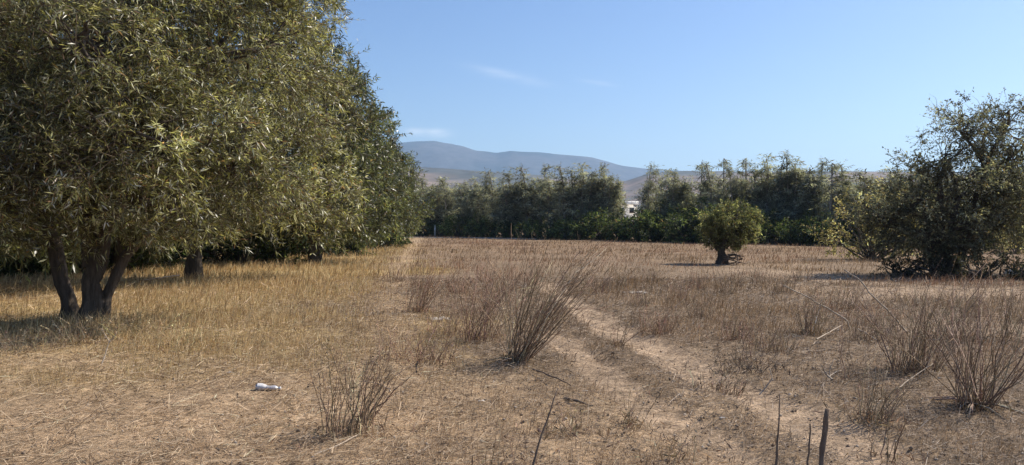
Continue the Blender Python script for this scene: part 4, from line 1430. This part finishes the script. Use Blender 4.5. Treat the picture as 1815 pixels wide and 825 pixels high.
# straw, broken stems and leaf litter lying on the soil
r = np.random.default_rng(803)
x, y = scatter(190000, 4.2, 24, r, 38)
Z = zones(x, y)
k = r.random(len(x)) < (1 - 0.75 * Z['rut']) * (1 - 0.3 * Z['bare']) * (0.35 + 0.65 * vnoise(x, y, 0.8, 76))
x, y = x[k], y[k]
Z = zones(x, y)
n = len(x)
L = np.exp(r.normal(-2.55, 0.5, n)) * (0.7 + 0.5 * (y / 10))
a = r.normal(0.5, 0.9, n)
L *= np.where(r.random(n) < 0.06, 2.2, 1.0)
dv = np.stack([np.cos(a), np.sin(a), r.normal(0.08, 0.24, n)], 1) * (L / 2)[:, None]
c0 = np.stack([x, y, height(x, y) + np.abs(r.normal(0.012, 0.012, n)) + 0.01], 1)
sd = unit(np.cross(dv, UP + 0.6 * rand_dir(n, r)))
w = np.maximum(0.0035, y * 0.0006) * r.uniform(0.5, 1.6, n)
P = np.stack([c0 - dv, c0 + dv], 1)
pale = (Z['gold'] + 0.6 * Z['near'] * (x < 1.5)).clip(0, 1)[:, None]
ca = tinted(n, r, [(0.57, 0.44, 0.30), (0.37, 0.265, 0.165), (0.12, 0.078, 0.05)], [0.42, 0.33, 0.25])
cb = tinted(n, r, [(0.33, 0.255, 0.185), (0.20, 0.15, 0.105), (0.10, 0.074, 0.055), (0.45, 0.37, 0.29)], [0.33, 0.28, 0.27, 0.12])
G = Geo()
G.ribbons(P, sd[:, None] * (w[:, None] * 0.5 * np.array([1.0, 0.7]))[..., None], ca * pale + cb * (1 - pale))
g = part('straw_litter', G, M_DRY)
g['kind'] = 'stuff'
g['label'] = 'broken straw and leaf litter covering the foreground soil'
g['category'] = 'litter'

# clods and pebbles
r = np.random.default_rng(804)
x, y = scatter(11000, 4.2, 24, r, 37)
Z = zones(x, y)
k = r.random(len(x)) < (0.25 + 0.75 * (1 - Z['gold'])) * (1 - 0.5 * Z['rut'])
x, y = x[k], y[k]
n = len(x)
ico = np.array([[0, 0, 1.0], [0.9, 0, 0.2], [0.28, 0.85, 0.2], [-0.73, 0.53, 0.2], [-0.73, -0.53, 0.2], [0.28, -0.85, 0.2], [0, 0, -0.6]])
tri = np.array([[0, 1, 2], [0, 2, 3], [0, 3, 4], [0, 4, 5], [0, 5, 1], [6, 2, 1], [6, 3, 2], [6, 4, 3], [6, 5, 4], [6, 1, 5]])
s = np.minimum(np.exp(r.normal(-4.75, 0.45, n)), 0.02)[:, None, None]
v = ico[None] * (1 + r.normal(0, 0.22, (n, 7, 3))) * s
v = v + np.stack([x, y, height(x, y) + 0.008], 1)[:, None]
G = Geo()
G.add(v.reshape(-1, 3), None, (tri[None] + np.arange(n)[:, None, None] * 7).reshape(-1, 3), np.repeat(tinted(n, r, [(0.22, 0.165, 0.12), (0.13, 0.10, 0.075), (0.34, 0.29, 0.24)], [0.5, 0.35, 0.15]), 7, 0))
g = part('soil_clods', G, M_STALK)
g['kind'] = 'stuff'
g['label'] = 'small soil clods and pebbles scattered over the foreground'
g['category'] = 'clods'

# ------------------------------------------------------------------ haze in the air
G = Geo()
G.box(-14500, 14500, -12600, 12600, -6, 790)


def haze_material():
    m = bpy.data.materials.new('haze_air')
    m.use_nodes = True
    t = m.node_tree
    t.nodes.clear()
    o = t.nodes.new('ShaderNodeOutputMaterial')
    v = t.nodes.new('ShaderNodeVolumePrincipled')
    v.inputs['Color'].default_value = (0.48, 0.72, 1.0, 1)
    v.inputs['Density'].default_value = 0.000105
    v.inputs['Anisotropy'].default_value = 0.3
    t.links.new(v.outputs[0], o.inputs['Volume'])
    return m


hz_ob = part('haze', G, haze_material())
hz_ob['kind'] = 'stuff'
hz_ob['label'] = 'thin pale haze over the far plain and mountains'
hz_ob['category'] = 'haze'
